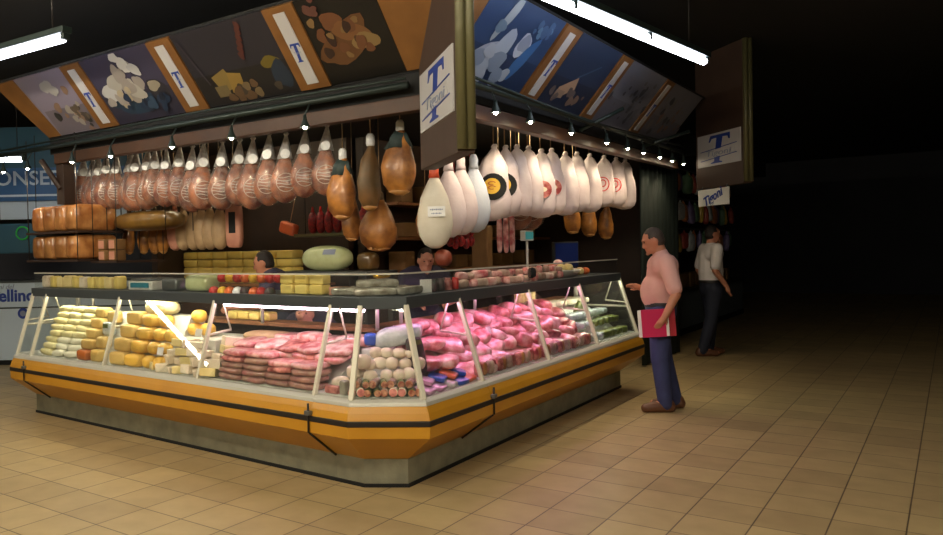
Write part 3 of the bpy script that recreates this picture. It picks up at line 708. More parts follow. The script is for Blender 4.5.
for row, (q, z, n) in enumerate(((-.09, .602, 6), (-.05, .662, 5), (-.035, .725, 4), (-.02, .785, 3))):
    for i in range(n):
        s = 2.0-.105*i-.05*row if row == 0 else 1.86-.1*i-.03*row
        good('cheese_wedge', WED[(i+row) % 3], 'L', -s, q, z, 'cut cheese wedge, %s from the golden rounds in the %s layer of the wedge heap' % (ORD[i], ORD[row]), 'cheese', 'heap of cut cheese wedges', rz=J(.7), rx=J(.12), sc=.95)
        k += 1
for i, (s, q, z) in enumerate(((1.60, -.02, .87), (1.93, -.135, .72), (1.5, -.1, .66))):
    good('price_card', CARD, 'L', -s, q, z, 'small white price card standing %s' % ('on top of the wedge heap', 'at the golden side of the wedge heap', 'low at the meat side of the wedge heap')[i], 'price card', 'price cards in the cheese bay', rx=-.25)
for i in range(4):
    good('cheese_pack', supmesh('cheese_pack', (.12, .1, .07), 'butter', .35, .3) if i == 0 else bpy.data.meshes['cheese_pack'], 'L', -1.84+.13*i, .58, .951, 'yellow cheese pack on the worktop behind the wedges, %s from the stack' % ORD[i], 'cheese', 'yellow packs on the worktop', rz=J(.1))
# third bay: pale wedges then the stacked meat
for i in range(5):
    good('cheese_wedge', WED[i % 3], 'L', -1.33+.035*(i % 2), -.1+.05*i, .602+.05*i, 'pale cheese wedge beside the pink meat, %s from the sill' % ORD[i], 'cheese', 'pale wedges beside the meat', rz=J(.5), rx=-.15)
SLAB = {k: [supmesh('meat_pack', (.25, .2, .046), k, .55, .45, .16, i, 18, 8) for i in range(3)] for k in ('meatgrey', 'meat', 'meatpale', 'meatred')}
for c, s in enumerate((1.12, .88, .64, .41)):
    n = (5, 5, 4, 4)[c]
    for r in range(n):
        k = 'meat' if r == n-1 else 'meatgrey' if r < n-2 else ('meatred', 'meatgrey')[c % 2]
        good('meat_pack', SLAB[k][(r+c) % 3], 'L', -s+J(.012), -.07+.012*r, .602+.041*r, '%s pack of meat, %s up in the %s stack from the cheese wedges' % ('bright pink' if r == n-1 else 'greyish vacuum', ORD[r], ORD[c]),
             'meat', 'stacked meat packs', rz=J(.12), ry=J(.05), rx=J(.04))
for c, s in enumerate((1.16, .95, .74, .53, .33)):
    for r in range(2):
        good('meat_pack', SLAB[('meatred', 'meat', 'meatpale')[(c+r) % 3]][(c+r) % 3], 'L', -s+J(.02), .11+.02*r, .775+.042*r, 'pink meat pack lying behind the stacks, %s from the wedges, %s layer' % (ORD[c], ('lower', 'upper')[r]), 'meat', 'pink meat behind the stacks', rz=J(.35), rx=.25+J(.06), ry=J(.08))
for c, s in enumerate((.92, .70, .5, .3)):
    good('meat_pack', SLAB[('meat', 'meatpale', 'meat', 'meatpale')[c]][c % 3], 'L', -s, .31, .825+.02*(c % 2), 'large pink cut at the back of the meat bay, %s from the tan sausage' % ORD[c], 'meat', 'large cuts at the back of the meat bay', rz=J(.3), sc=(1.1, 1, 1.7))
good('wrapped_sausage', supmesh('wrapped_sausage', (.5, .13, .085), 'muslin', .8, .6, .06, 2), 'L', -1.14, .30, .825, 'long tan wrapped sausage lying behind the pink meat', 'meat', None, rz=.16)
# chamfered corner bay
SB = [supmesh('small_round_cheese', (.085, .085, .075), 'pastew', .85, .9, .08, i, 12, 8) for i in range(2)]
k = 0
for row, (q, z, n, x0) in enumerate(((-.02, .675, 4, .06), (.05, .735, 5, .03), (.11, .80, 4, .07))):
    for i in range(n):
        good('small_round_cheese', SB[i % 2], 'K', x0+.08*i+J(.015), q+J(.012), z+J(.004), 'small white cheese ball in the corner bay, %s from the post, %s row' % (ORD[i], ORD[row]), 'cheese', 'small cheese balls in the corner bay', rz=J(1), rx=J(.3), sc=(rnd.uniform(.85, 1.2), rnd.uniform(.85, 1.1), rnd.uniform(.85, 1.1)))
def logmesh(r, l, m1, m2):
    b = MB(); b.tube([(0, -l/2, r), (0, -l/2+.006, r), (0, l/2-.01, r), (0, l/2, r)], [r*.93, r, r, r*.8], 12)
    b.lathe([(r*.9, 0), (r*.9, .0015)], 12, (0, -l/2, r), R=RX(PI/2), m=1, smooth=False); return b.mesh('cut_sausage', [m1, m2])
CUT = [logmesh(.026, .12, 'salami', 'salamicut'), logmesh(.024, .12, 'olives', 'salamicut'), logmesh(.028, .12, 'pastew', 'meatred')]
for i in range(9):
    good('cut_sausage', CUT[(i*2+i//3) % 3], 'K', -.06+.052*i, -.115, .602, 'short sausage with its cut end to the corner glass, %s from the left cream post' % ORD[i], 'sausage', 'sausages along the corner sill', rz=J(.15))
for i in range(7):
    good('cut_sausage', CUT[(i+i//2) % 3], 'K', -.03+.055*i, -.09, .650, 'short sausage in the upper layer on the corner sill, %s from the left cream post' % ORD[i], 'sausage', 'upper sausages along the corner sill', rz=J(.25))
b = MB(); b.sup((0, 0, .07), (.42, .3, .14), .3, .3); 
b = MB(); b.prism([corner(.06)[0].to_3d(), corner(.06)[1].to_3d(), ct(('R', .22), -.3, 0), ct(('L', .12), -.3, 0)], (0, 0, .07)); me = b; 
for i in range(len(me.v)): me.v[i] = me.v[i]+V(0, 0, .602)
me.build('display_step', 'tray', r3, c3, .004)
good('blue_pack', supmesh('blue_pack', (.085, .08, .085), 'bluepack', .6, .6, .08, 1), 'K', .045, .18, .875, 'shiny blue round pack behind the cheese balls', 'package', None)
good('wrapped_bundle', supmesh('wrapped_bundle', (.32, .16, .13), 'clearwrap', .6, .5, .22, 4, 20, 10), 'K', .25, .2, .875, 'big crinkled clear-wrapped bundle above the cheese balls', 'package', None, ry=-.2)
for i in range(3):
    good('wrapped_cheese', supmesh('wrapped_cheese', (.12, .11, .09), 'pastew', .7, .6, .14, 6+i), 'L', -.17+.085*i, -.01+.05*(i % 2), .602+.075*i, 'white wrapped cheese left of the corner post, %s up' % ORD[i], 'cheese', 'white wrapped cheeses left of the corner post', rz=J(.4))
good('meat_pack', supmesh('red_meat_pack', (.11, .05, .05), 'meatred', .3, .3, .03, 1), 'L', -.14, -.125, .602, 'small dark red pack on the sill left of the corner post', 'meat', None)
good('meat_pack', supmesh('silver_pack', (.05, .05, .09), 'foil', .3, .3, .03, 1), 'L', -.045, -.125, .602, 'small upright silver pack on the sill by the corner post', 'package', None)
# bay right of the corner: netted pack and coloured packs
w, a = T3('R', .13, -.02, .70)
o = assemble('netted_pack', [('pack', supmesh('netted_pack', (.13, .07, .24), 'darkpack', .35, .4, .04, 1))], w, a, 1, 'upright dark green netted pack behind the pane right of the corner', 'package', None, rot=(-.2, 0, a))
b = MB(); b.box((0, -.034, .2), (.07, .006, .03)); b.build('green_label', 'olives', o)
PK_ = {k: supmesh('flat_pack', (.15, .12, .035), k, .4, .35, .06, i) for i, k in enumerate(('pinkpack', 'bluepack', 'orangepack', 'whitebag'))}
for i, (x, q, z, k, nm) in enumerate(((.05, -.1, .602, 'pinkpack', 'lilac'), (.19, -.1, .602, 'pinkpack', 'pale pink'), (.34, -.1, .602, 'whitebag', 'white'), (.47, -.10, .602, 'bluepack', 'bright blue'), (.6, -.09, .602, 'orangepack', 'orange'),
                                  (.12, -.06, .645, 'pinkpack', 'purple-pink'), (.27, -.06, .645, 'bluepack', 'dark blue'), (.42, -.06, .645, 'orangepack', 'orange-red'), (.55, -.05, .645, 'bluepack', 'small blue'))):
    good('flat_pack', PK_[k], 'R', x, q, z, '%s printed flat pack right of the corner post, %s' % (nm, 'on the sill' if z < .62 else 'in the upper layer'), 'package', 'printed packs right of the corner', rz=J(.4)+.3, rx=.25)
MEATS = {k: [supmesh('meat_cut', (.24, .17, .085), k, .7, .6, .22, i+2, 18, 10, 11) for i in range(3)] for k in ('meat', 'meatpale', 'meatred')}
for i, (x, q, z) in enumerate(((.3, .02, .70), (.5, .0, .69), (.34, .16, .81), (.56, .14, .80), (.44, .28, .9), (.62, .3, .92))):
    good('meat_cut', MEATS[('meat', 'meatpale', 'meat')[i % 3]][i % 3], 'R', x, q, z, 'pink meat cut just past the corner, %s up the slope, %s' % (ORD[i//2], ('nearer the corner', 'nearer the seam')[i % 2]), 'meat', 'pink cuts just past the corner', rz=J(.5))
# the long meat bays along the aisle
for bay, (x0, x1, cols, kinds) in enumerate(((.78, 1.74, 5, ('meat', 'meatpale', 'meat', 'meatpale')), (1.9, 2.86, 5, ('meatred', 'meat', 'meatred', 'meatpale')))):
    for row in range(5):
        q = -.01+.085*row; z = .61+.067*row
        for c in range(cols):
            x = x0+(x1-x0)*c/(cols-1)+(.04 if row % 2 else 0)
            good('meat_cut', MEATS[kinds[(row*2+c) % 4]][(c+row) % 3], 'R', x+J(.02), q, z+.02*(row > 0), '%s meat cut in the %s bay, %s up the slope, %s from the corner' % ('pink' if bay == 0 else 'dark pink', ('first', 'second')[bay], ORD[row], ORD[c]),
                 'meat', 'cuts on the slope of the %s meat bay' % ('first', 'second')[bay], rz=J(1.4), rx=.35+J(.25), ry=J(.3), sc=(rnd.uniform(.75, 1.15), rnd.uniform(.8, 1.15), rnd.uniform(.8, 1.35)))
SAUS = [supmesh('small_meat_roll', (.055, .06, .1), k, .6, .6, .1, i) for i, k in enumerate(('meatred', 'salami', 'amber'))]
for bay, x0 in enumerate((.74, 1.87)):
    for i in range(14):
        good('small_meat_roll', SAUS[(i*2+i//4) % 3], 'R', x0+.078*i, -.125+.012*(i % 2), .602, 'upright meat roll on the %s meat bay sill, %s from the corner' % (('first', 'second')[bay], ORD[i]), 'meat', 'meat rolls along the %s sill' % ('first', 'second')[bay], rz=J(1), ry=J(.15))
good('price_card', CARD, 'R', 1.34, .1, .83, 'white price card stuck among the bright pink meat', 'price card', None, rx=-.2)
for i in range(2): good('price_card', CARD, 'R', 2.95+.14*i, -.1, .7, 'white price card at the %s side of the greenish bay' % ('meat', 'open')[i], 'price card', 'cards in the greenish bay', rx=-.2)
# last bay: white packs and green trays
for row in range(3):
    for c in range(6):
        k = 'olives' if row < 2 and c > 1 else 'clearwrap'
        good('packed_salad', supmesh('packed_%s' % k, (.15, .12, .07), k, .45, .4, .12, 3) if not bpy.data.meshes.get('packed_%s' % k) else bpy.data.meshes['packed_%s' % k], 'R', 3.08+.18*c+J(.01), -.07+.11*row, .602+.075*row+(.03 if row else 0), '%s pack in the last bay, %s row from the sill, %s from the meat' % ('green' if k == 'olives' else 'frosty white', ORD[row], ORD[c]),
             'package', 'packs in the last bay', rz=J(.3))
for c in range(4):
    good('white_cheese', supmesh('white_cheese', (.24, .17, .06), 'pastew', .4, .4, .06, 2) if c == 0 else bpy.data.meshes['white_cheese'], 'R', 3.05+.28*c, .36, .9, 'flat pale cheese at the back of the last bay, %s from the meat' % ORD[c], 'cheese', 'flat cheeses of the last bay', rz=J(.2))
b = MB(); b.lathe([(.06, 0), (.05, .03), (.03, .08), (.008, .12)], 14, wav=.08); good('green_heap', b.mesh('green_heap', ['olives']), 'R', 3.5, .2, .83, 'small pointed heap of green olives in the last bay', 'olives', None)
JAR = None
b = MB(); b.lathe([(.045, 0), (.05, .01), (.05, .14), (.042, .16)], 16); JAR = b.mesh('jar', ['paste']); b = MB(); b.lathe([(.046, .16), (.046, .185), (.04, .19)], 16); JARL = b.mesh('lid', ['white'])
for i in range(3):
    p, a = T3('R', 3.02+.13*i, .62, .952); assemble('jar', [('jar_body', JAR), ('lid', JARL)], p, a, 1, 'pale tall jar on the worktop behind the second meat bay, %s from the corner' % ORD[i], 'jar', 'jars on the worktop')

# ------------------------------------------------------------------ goods on top of the counter, behind the guard glass
ZD = 1.208
BLK = [supmesh('cheese_block', (.10, .09, .115), k, .28, .28, .04, i) for i, k in enumerate(('butter', 'paste', 'pastew'))]
for i, s in enumerate((4.02, 3.88, 3.75, 3.62, 3.49, 3.36, 3.22, 3.09, 2.95, 2.81)):
    good('cheese_block', BLK[(2, 0, 1, 1, 0, 2, 0, 0, 1, 0)[i]], 'L', -s, .11, ZD, 'wrapped cheese block on the counter top, %s from the glass end' % ORD[i], 'cheese', 'cheese blocks on the counter top', rz=J(.3), sc=(1, 1, rnd.uniform(.85, 1.05)))
p, a = T3('L', -2.42, .17, ZD)
sc = empty('weighing_scale', p, 'low white electronic weighing scale with teal display on the counter top', 'scale', rz=a)
b = MB(); b.prism([(-.17, -.13, 0), (.17, -.13, 0), (.17, -.13, .035), (.17, .1, .09), (.17, .14, .09), (.17, .14, 0)][:2]+[(.17, .14, 0), (-.17, .14, 0)], (0, 0, .075)); b.build('body', 'plastic', sc, bevel=.012)
b = MB(); b.box((0, -.133, .042), (.25, .006, .04)); b.build('display', 'lcdblue', sc)
b = MB(); b.sup((0, .0, .088), (.32, .26, .02), .3, .3); b.build('pan', 'steel', sc)
good('carton', supmesh('grey_tray', (.2, .12, .1), 'steel', .25, .25), 'L', -2.06, .12, ZD, 'grey metal tray between the scale and the wrapped cheese', 'tray', None)
good('wrapped_cheese', supmesh('pale_wrapped', (.27, .16, .13), 'mortadella', .4, .4, .08, 5), 'L', -1.72, .13, ZD, 'large pale cheese in clear wrap beside the coloured wax cheeses', 'cheese', None)
WAX = {k: supmesh('wax_cheese', (.084, .084, .074), k, .8, 1, 0) for k in ('redwax', 'yelwax', 'orawax', 'darkpack', 'tag')}
for row in range(2):
    for i in range(8):
        k = ('redwax', 'yelwax', 'orawax', 'tag', 'darkpack', 'orawax', 'redwax', 'darkpack', 'redwax', 'yelwax', 'redwax', 'orawax', 'yelwax', 'orawax', 'redwax', 'redwax')[i+8*row]
        good('wax_cheese', WAX[k], 'L', -1.47+.087*i+.02*row, .08+.03*row, ZD+.07*row, 'small %s cheese on the counter top, %s from the wrapped cheese, %s layer' % ({'redwax': 'red waxed', 'yelwax': 'yellow waxed', 'orawax': 'orange waxed', 'tag': 'white wrapped', 'darkpack': 'dark rinded'}[k], ORD[i], ('lower', 'upper')[row]), 'cheese', 'wax cheeses on the counter top', rx=.5*(1-row)+PI/2*(row == 0)*.6, rz=J(.3))
YB = supmesh('butter_pack', (.125, .09, .068), 'butter', .22, .22, .03, 1)
for r in range(2):
    for i in range(3):
        good('butter_pack', YB, 'L', -.72+.14*i, .1, ZD+.069*r, 'yellow wrapped butter pack on the counter top, %s from the wax cheeses, %s layer' % (ORD[i], ('lower', 'upper')[r]), 'butter', 'butter packs on the counter top', rz=J(.06))
good('carton', supmesh('pink_small_box', (.075, .06, .055), 'pinkmuslin', .15, .15), 'L', -.28, .08, ZD, 'tiny pinkish box at the end of the butter packs', 'box', None)
good('carton', supmesh('brown_small_box', (.1, .07, .05), 'carton', .15, .15), 'L', -.28, .2, ZD, 'brown little box behind the tiny pinkish box', 'box', None)
FO = [supmesh('foil_pack', (.26, .085, .055), 'foil', .45, .3, .2, i+1, 22, 10, 14) for i in range(2)]
for i, (fr, x, q, z, r, d) in enumerate((('K', .09, .075, ZD, .03, 'in front at the middle'), ('K', .12, .17, ZD, -.05, 'in the back row at the middle'), ('L', -.15, .08, ZD, .05, 'in front at the butter side'), ('L', -.13, .19, ZD, -.1, 'in the back row at the butter side'),
                                   ('R', .17, .09, ZD, -.05, 'in front at the aisle side'), ('R', .2, .2, ZD, .1, 'in the back row at the aisle side'), ('K', .10, .12, ZD+.052, .15, 'lying on the others in the middle'))):
    good('foil_pack', FO[i % 2], fr, x, q, z, 'long silver foil pack on the corner top, '+d, 'package', 'foil packs on the corner top', rz=r)
for i in range(3):
    good('amber_sausage', supmesh('amber_sausage', (.16, .05, .045), 'amber', .8, .5, .1, i), 'K', .0+.1*i, .34, ZD+.0, 'amber smoked sausage behind the foil packs, %s from the butter side' % ORD[i], 'sausage', 'amber sausages on the corner top', rz=.5+J(.3))
good('price_card', CARD, 'R', .33, .045, ZD, 'larger white price card on the top behind the corner guard glass', 'price card', None, rz=-.55, sc=(1.15, 1, 1.5))
b = MB(); b.lathe([(.03, 0), (.032, .008), (.032, .09), (.024, .1), (.024, .115)], 14); CAN = {k: b.mesh('tin', [k]) for k in ('darkpack', 'redwax', 'goldfoil', 'meatred', 'hole')}
for i in range(8):
    k = ('darkpack', 'hole', 'darkpack', 'hole', 'meatred', 'darkpack', 'redwax', 'hole')[i]
    good('jar', CAN[k], 'R', .47+.05*i, .07+.05*(i % 2), ZD, 'small %s jar on the top past the price card, %s along' % ({'darkpack': 'dark green', 'hole': 'black', 'redwax': 'red', 'meatred': 'brick red'}[k], ORD[i]), 'jar', 'small jars on the top', sc=(.8, .8, .75))
for i in range(4):
    good('gold_packet', supmesh('gold_packet', (.13, .06, .035), 'goldfoil', .5, .4, .15, 3) if i == 0 else bpy.data.meshes['gold_packet'], 'R', .03+.1*(i % 2), .2+.02*i, ZD+.035*i, 'gold foil packet in the little pile below the red-necked white bundle, %s up' % ORD[i], 'package', 'gold packets in a pile', rz=J(.5))
SAL = [supmesh('salami', (.12, .058, .055), k, .6, .5, .2, i, fq=18) for i, k in enumerate(('salami', 'meatpale', 'salami', 'meat'))]
for row in range(2):
    for i in range(14):
        good('salami', SAL[(i*3+row) % 4], 'R', .92+.14*i+.03*row, .09+.03*row, ZD+.058*row, 'floury pinkish salami on the aisle top, %s from the jars, %s layer' % (ORD[i], ('lower', 'upper')[row]), 'salami', 'salami along the aisle top', rz=J(.9), ry=J(.15), sc=(rnd.uniform(.8, 1.15), 1, rnd.uniform(.9, 1.25)))
good('black_rosette', supmesh('black_rosette', (.1, .05, .09), 'hole', .7, .7, .3, 3, fq=22), 'R', 2.0, .03, ZD+.03, 'spiky black bow among the salami on the aisle top', 'decoration', None)
# tray of peach-coloured goods, pole scale and screen at the far end of the top
p, a = T3('R', 2.98, .2, ZD)
b = MB(); b.lathe([(.14, 0), (.2, .05), (.21, .07), (.195, .066), (.135, .012)], 24); tr = b.build('bowl', 'plastic', None, (0, 0, 0)); tr.location = p; tag(tr, 'shallow pale bowl holding peach coloured balls on the counter top', 'bowl')
PB = [supmesh('peach_ball', (.09, .09, .08), k, .9, 1, .08, i) for i, k in enumerate(('paste', 'meatpale', 'orawax'))]
for i in range(8):
    t = 2*PI*i/7
    put('cheese_ball', PB[i % 3], p+(V(.1*math.cos(t), .1*math.sin(t), .045) if i < 7 else V(0, 0, .085)), label='peach coloured ball in the pale bowl, %s' % ('topmost of the heap' if i == 7 else '%s round the rim from the aisle side' % ORD[i]), cat='cheese', group='balls in the pale bowl')
for i in range(5):
    good('cheese_ball', PB[(i+1) % 3], 'R', 3.27+.08*i, .16+.03*(i % 2), ZD, 'pinkish ball between the pale bowl and the screen, %s from the bowl' % ORD[i], 'cheese', 'balls beside the screen', sc=.95)
p, a = T3('R', 3.0, .42, ZD)
ps = empty('pole_scale', p, 'weighing scale with a lit display on a pole behind the pale bowl', 'scale', rz=a)
b = MB(); b.box((0, 0, .04), (.3, .28, .08)); b.build('body', 'plastic', ps, bevel=.012)
b = MB(); b.tube([(0, .1, .07), (0, .1, .36)], .012, 8); b.build('pole', 'plastic', ps)
b = MB(); b.box((0, .1, .40), (.2, .05, .1)); b.build('display_head', 'plastic', ps, bevel=.006)
b = MB(); b.box((0, .074, .40), (.17, .004, .07)); b.build('display', 'lcd', ps)
p, a = T3('R', 3.62, .38, ZD)
mo = empty('screen', p, 'dark blue flat screen standing at the far end of the counter top', 'screen', rz=a-.35)
b = MB(); b.box((0, 0, .2), (.36, .04, .27)); b.build('casing', 'hole', mo, bevel=.006)
b = MB(); b.box((0, -.0215, .2), (.33, .003, .24)); b.build('display', 'screen', mo)
b = MB(); b.box((0, .03, .008), (.2, .16, .016)); b.box((0, .03, .05), (.05, .03, .1)); b.build('foot', 'hole', mo, bevel=.003)

# ------------------------------------------------------------------ hanging hams
def rail(name_label, p, q, drops):
    r = empty('hanging_rail', p, name_label, 'rail')
    p = Vector(p); q = Vector(q)
    b = MB(); b.tube([(0, 0, 0), q-p], .014, 8); b.build('bar', 'pipe', r)
    for k in range(drops):
        x = (q-p)*((k+.5)/drops); b = MB(); b.tube([x, x+V(0, 0, 2.725-p.z)], .008, 6); b.build('drop_rod', 'pipe', r)
ZR = 2.63
rail('long steel bar the clear-bagged hams hang from, under the cheese side canopy', (-7.42, 4.9, ZR), (-3.15, 4.9, ZR), 5)
rail('long steel bar the white-bagged hams hang from, along the aisle', (-3.1, 4.95, ZR), (-3.1, 9.6, ZR), 5)
rail('inner steel bar carrying the brown hams behind the bagged row', (-7.3, 5.25, ZR), (-3.3, 5.25, ZR), 4)
rail('inner steel bar carrying the brown hams behind the white aisle row', (-3.35, 6.8, ZR), (-3.35, 9.6, ZR), 3)
HP = [(.014, -.06), (.026, -.10), (.034, -.17), (.052, -.24), (.088, -.32), (.112, -.40), (.116, -.46), (.098, -.52), (.06, -.565), (.02, -.585)]
def rad(prof, z):
    for (r0, z0), (r1, z1) in zip(prof, prof[1:]):
        if z1 <= z <= z0: return r0+(r1-r0)*(z0-z)/(z0-z1)
    return 0
SHIFT = lambda z: (.018*math.sin((z+.1)*5), 0)
def front(prof, sq, x, z, off=.004):
    r = rad(prof, z); dx = SHIFT(z)[0]; t = min(abs(x-dx)/max(r, 1e-4), .985)
    return V(x, -r*sq*math.sqrt(1-t*t)-off, z)
def hamparts(kind):
    P = []
    sq = .62
    body = MB(); body.lathe(HP, 20, sq=sq, shift=SHIFT, wav=.02)
    BP = [(r*1.06+.004, z-.002) for r, z in HP]
    if kind == 'clear':
        P.append(('ham_body', body.mesh('ham_body', ['ham'])))
        BPs = [(.010, .0), (.022, -.015), (.012, -.03), (.028, -.09), (.044, -.15), (.064, -.22)]+[(r*1.1+.006, z) for r, z in HP[4:]]
        b = MB(); b.lathe(BPs[5:], 20, sq=sq*1.05, shift=SHIFT, wav=.03); P.append(('bag', b.mesh('bag', ['film'])))
        b = MB(); b.lathe(BPs[:6], 16, sq=sq, shift=SHIFT, wav=.12, nw=6); P.append(('bag_neck', b.mesh('bag_neck', ['filmneck'])))
        b = MB(); b.lathe([(.040, 0), (.040, .003)], 18, (.01, -.056, -.185), R=RX(PI/2)@RX(-.1), smooth=False); P.append(('round_label', b.mesh('round_label', ['tag']), 'shiny white round label'))
        b = MB(); pr = [(r*1.12+.008, z) for r, z in HP]; cx, cz, R0 = .015, -.42, .075
        def strip(pts, w):
            for p, q in zip(pts, pts[1:]):
                n = V(-(q[1]-p[1]), q[0]-p[0]).normalized()*w
                b.add([front(pr, sq*1.05, p[0]-n.x, p[1]-n.y), front(pr, sq*1.05, p[0]+n.x, p[1]+n.y), front(pr, sq*1.05, q[0]+n.x, q[1]+n.y), front(pr, sq*1.05, q[0]-n.x, q[1]-n.y)], [(0, 1, 2, 3)], 0)
        strip([(cx+R0*math.cos(2*PI*i/20), cz+R0*math.sin(2*PI*i/20)) for i in range(21)], .0032)
        for k, dz in enumerate((-.04, -.012, .016, .042)):
            h = math.sqrt(R0*R0-dz*dz); strip([(cx-h+2*h*i/6, cz+dz+.006*math.sin(i+k)) for i in range(7)], .003)
        P.append(('printed_ring', b.mesh('printed_ring', ['greyprint']), 'white ring print with wavy rules'))
    elif kind.startswith('white'):
        WP = [(.012, .0), (.022, -.02), (.016, -.032), (.040, -.065), (.070, -.12), (.094, -.19), (.108, -.27), (.117, -.35), (.122, -.43), (.118, -.50), (.1, -.553), (.06, -.585), (.015, -.60)]
        b = MB(); b.lathe(WP, 30, sq=sq, shift=SHIFT, wav=.035, nw=7, jit=.014, seed=len(kind)); P.append(('bag', b.mesh('bag', ['whitebag'])))
        def oval(cx, cz, rx, rz, m, off, nm, lab, a0=0, a1=2*PI, hole=0):
            b = MB(); n = 22; vs = []
            for rr in (1, hole):
                for i in range(n+1):
                    t = a0+(a1-a0)*i/n; vs.append(front(WP, sq, cx+rx*rr*math.cos(t), cz+rz*rr*math.sin(t), off))
            b.add(vs, [(i, i+1, n+2+i, n+1+i) for i in range(n)], 0); P.append((nm, b.mesh(nm, [m]), lab))
        if kind == 'white_yellow':
            oval(.0, -.34, .085, .105, 'hole', .014, 'black_ring', 'black oval label'); oval(-.005, -.335, .052, .062, 'yelwax', .017, 'yellow_disc', 'yellow centre of the label')
            for dz in (.022, -.012): oval(-.005, -.335+dz, .026, .016, 'orange', .0185, 'printed_mark', None, .2, 5.2, .62)
        elif kind == 'white_brown':
            oval(.02, -.36, .06, .075, 'meatred', .014, 'brown_label', 'maroon oval label'); oval(.02, -.36, .03, .022, 'pastew', .017, 'printed_mark', None)
        elif kind == 'white_ring':
            oval(.0, -.34, .06, .085, 'redwax', .014, 'red_ring', 'thin red printed ring', hole=.84); oval(.0, -.33, .032, .045, 'redwax', .014, 'printed_mark', None, hole=.7)
    return P
HK = {k: hamparts(k) for k in ('clear', 'white_plain', 'white_yellow', 'white_brown', 'white_ring')}
b = MB(); b.tube([(0, 0, 0), (0, 0, 1)], .004, 6); STR = b.mesh('string', ['muslin'])
def hang(name, parts, x, y, z, rz, sc, label, cat, group, top=ZR, sx=1):
    r = assemble(name, parts, (x, y, z), rz, (sc*sx, sc*sx, sc), label, cat, group)
    o = put('string', STR, (0, 0, -.01), scale=(1, 1, (top-z)/sc+.01), parent=r)
    return r
HX = [-7.36, -7.19, -7.04, -6.90, -6.75, -6.56, -6.44, -6.27, -6.13, -5.97, -5.82, -5.62, -5.45, -5.21, -5.02, -4.83, -4.62, -4.42, -4.25, -4.01]
for i, x in enumerate(HX):
    hang('bagged_ham', HK['clear'], x, 4.9+J(.03), 2.565-.003*i+J(.02), .75-.4*i/19+J(.2), 1.03+J(.05), 'clear-bagged cured ham with round white label, %s in the row counting from the canopy end' % ORD[i], 'ham', 'clear-bagged hams in a row', sx=1.02)
WY = [6.03, 6.24, 6.46, 6.70, 6.98, 7.22, 7.56, 7.86, 8.22, 8.66, 9.05, 9.36]
WK = ['white_yellow', 'white_yellow', 'white_plain', 'white_plain', 'white_brown', 'white_brown', 'white_plain', 'white_plain', 'white_plain', 'white_ring', 'white_ring', 'white_plain']
WD = {'white_yellow': 'with a black and yellow label', 'white_brown': 'with a maroon oval label', 'white_plain': 'without a label', 'white_ring': 'with a red ring print'}
for i, y in enumerate(WY):
    hang('white_bagged_ham', HK[WK[i]], -3.1, y, 2.385+.012*i+J(.015), .42-.1*(i/11)+J(.1), (1.07 if i < 9 else .98)+J(.03), 'white-bagged ham %s, %s in the row from the sign' % (WD[WK[i]], ORD[i]), 'ham', 'white-bagged hams along the aisle', sx=1.22)
# four bundles next to the sign
def bundle(m, neck):
    P = []
    WP = [(.03, -.09), (.06, -.15), (.1, -.24), (.126, -.36), (.13, -.44), (.115, -.52), (.08, -.585), (.03, -.615)]
    b = MB(); b.lathe(WP, 24, sq=.75, wav=.015); P.append(('wrap', b.mesh('wrap', [m])))
    b = MB(); b.lathe([(.02, .02), (.03, 0), (.036, -.02), (.034, -.06), (.042, -.10)], 16, sq=.8, wav=.05); P.append(('neck', b.mesh('neck', [neck])))
    return P
def front_b(x, z): return V(x, -.112, z)
FB = bundle('whitecloth', 'redneck')
o = hang('wrapped_ham', FB, -3.08, 5.03, 2.13, .48, 1.02, 'big white cloth-wrapped ham with red neck and paper label, below the corner sign', 'ham', 'wrapped hams behind the corner sign')
b = MB(); b.box((.02, -.107, -.35), (.125, .006, .075), RX(-.08)); b.build('paper_label', 'white', o)
b = MB()
for dz, w in ((.014, .095), (-.014, .075)):
    n = 7
    for k in range(n): b.box((.02-w/2+w*(k+.5)/n, -.1115, -.35+dz), (w/n*.72, .002, .011 if k % 2 else .008), RX(-.08))
b.build('label_print', 'greyline', o)
BB = bundle('whitebag', 'whitebag'); BL = bundle('bluecloth', 'bluecloth')
for i, (y, z, P) in enumerate(((5.28, 2.2, BB), (5.47, 2.22, BB), (5.68, 2.24, BL))):
    hang('wrapped_ham', P, -3.1, y, z, .45, 1.0, ('plain white wrapped ham, next behind the red-necked one', 'plain white wrapped ham between the white one and the bluish one', 'bluish white wrapped ham beside the yellow-labelled hams')[i], 'ham', 'wrapped hams behind the corner sign')
b = MB(); b.sup((0, 0, .06), (.13, .12, .13), .8, .8, jit=.2); b.tube([(0, 0, .11), (-.01, -.01, .2)], .004, 6); o = put('red_bundle', b.mesh('red_bundle', ['rust']), (-3.06, 5.10, 1.37), label='rusty orange bundle just below the red-necked white ham', cat='package')
tag(o)
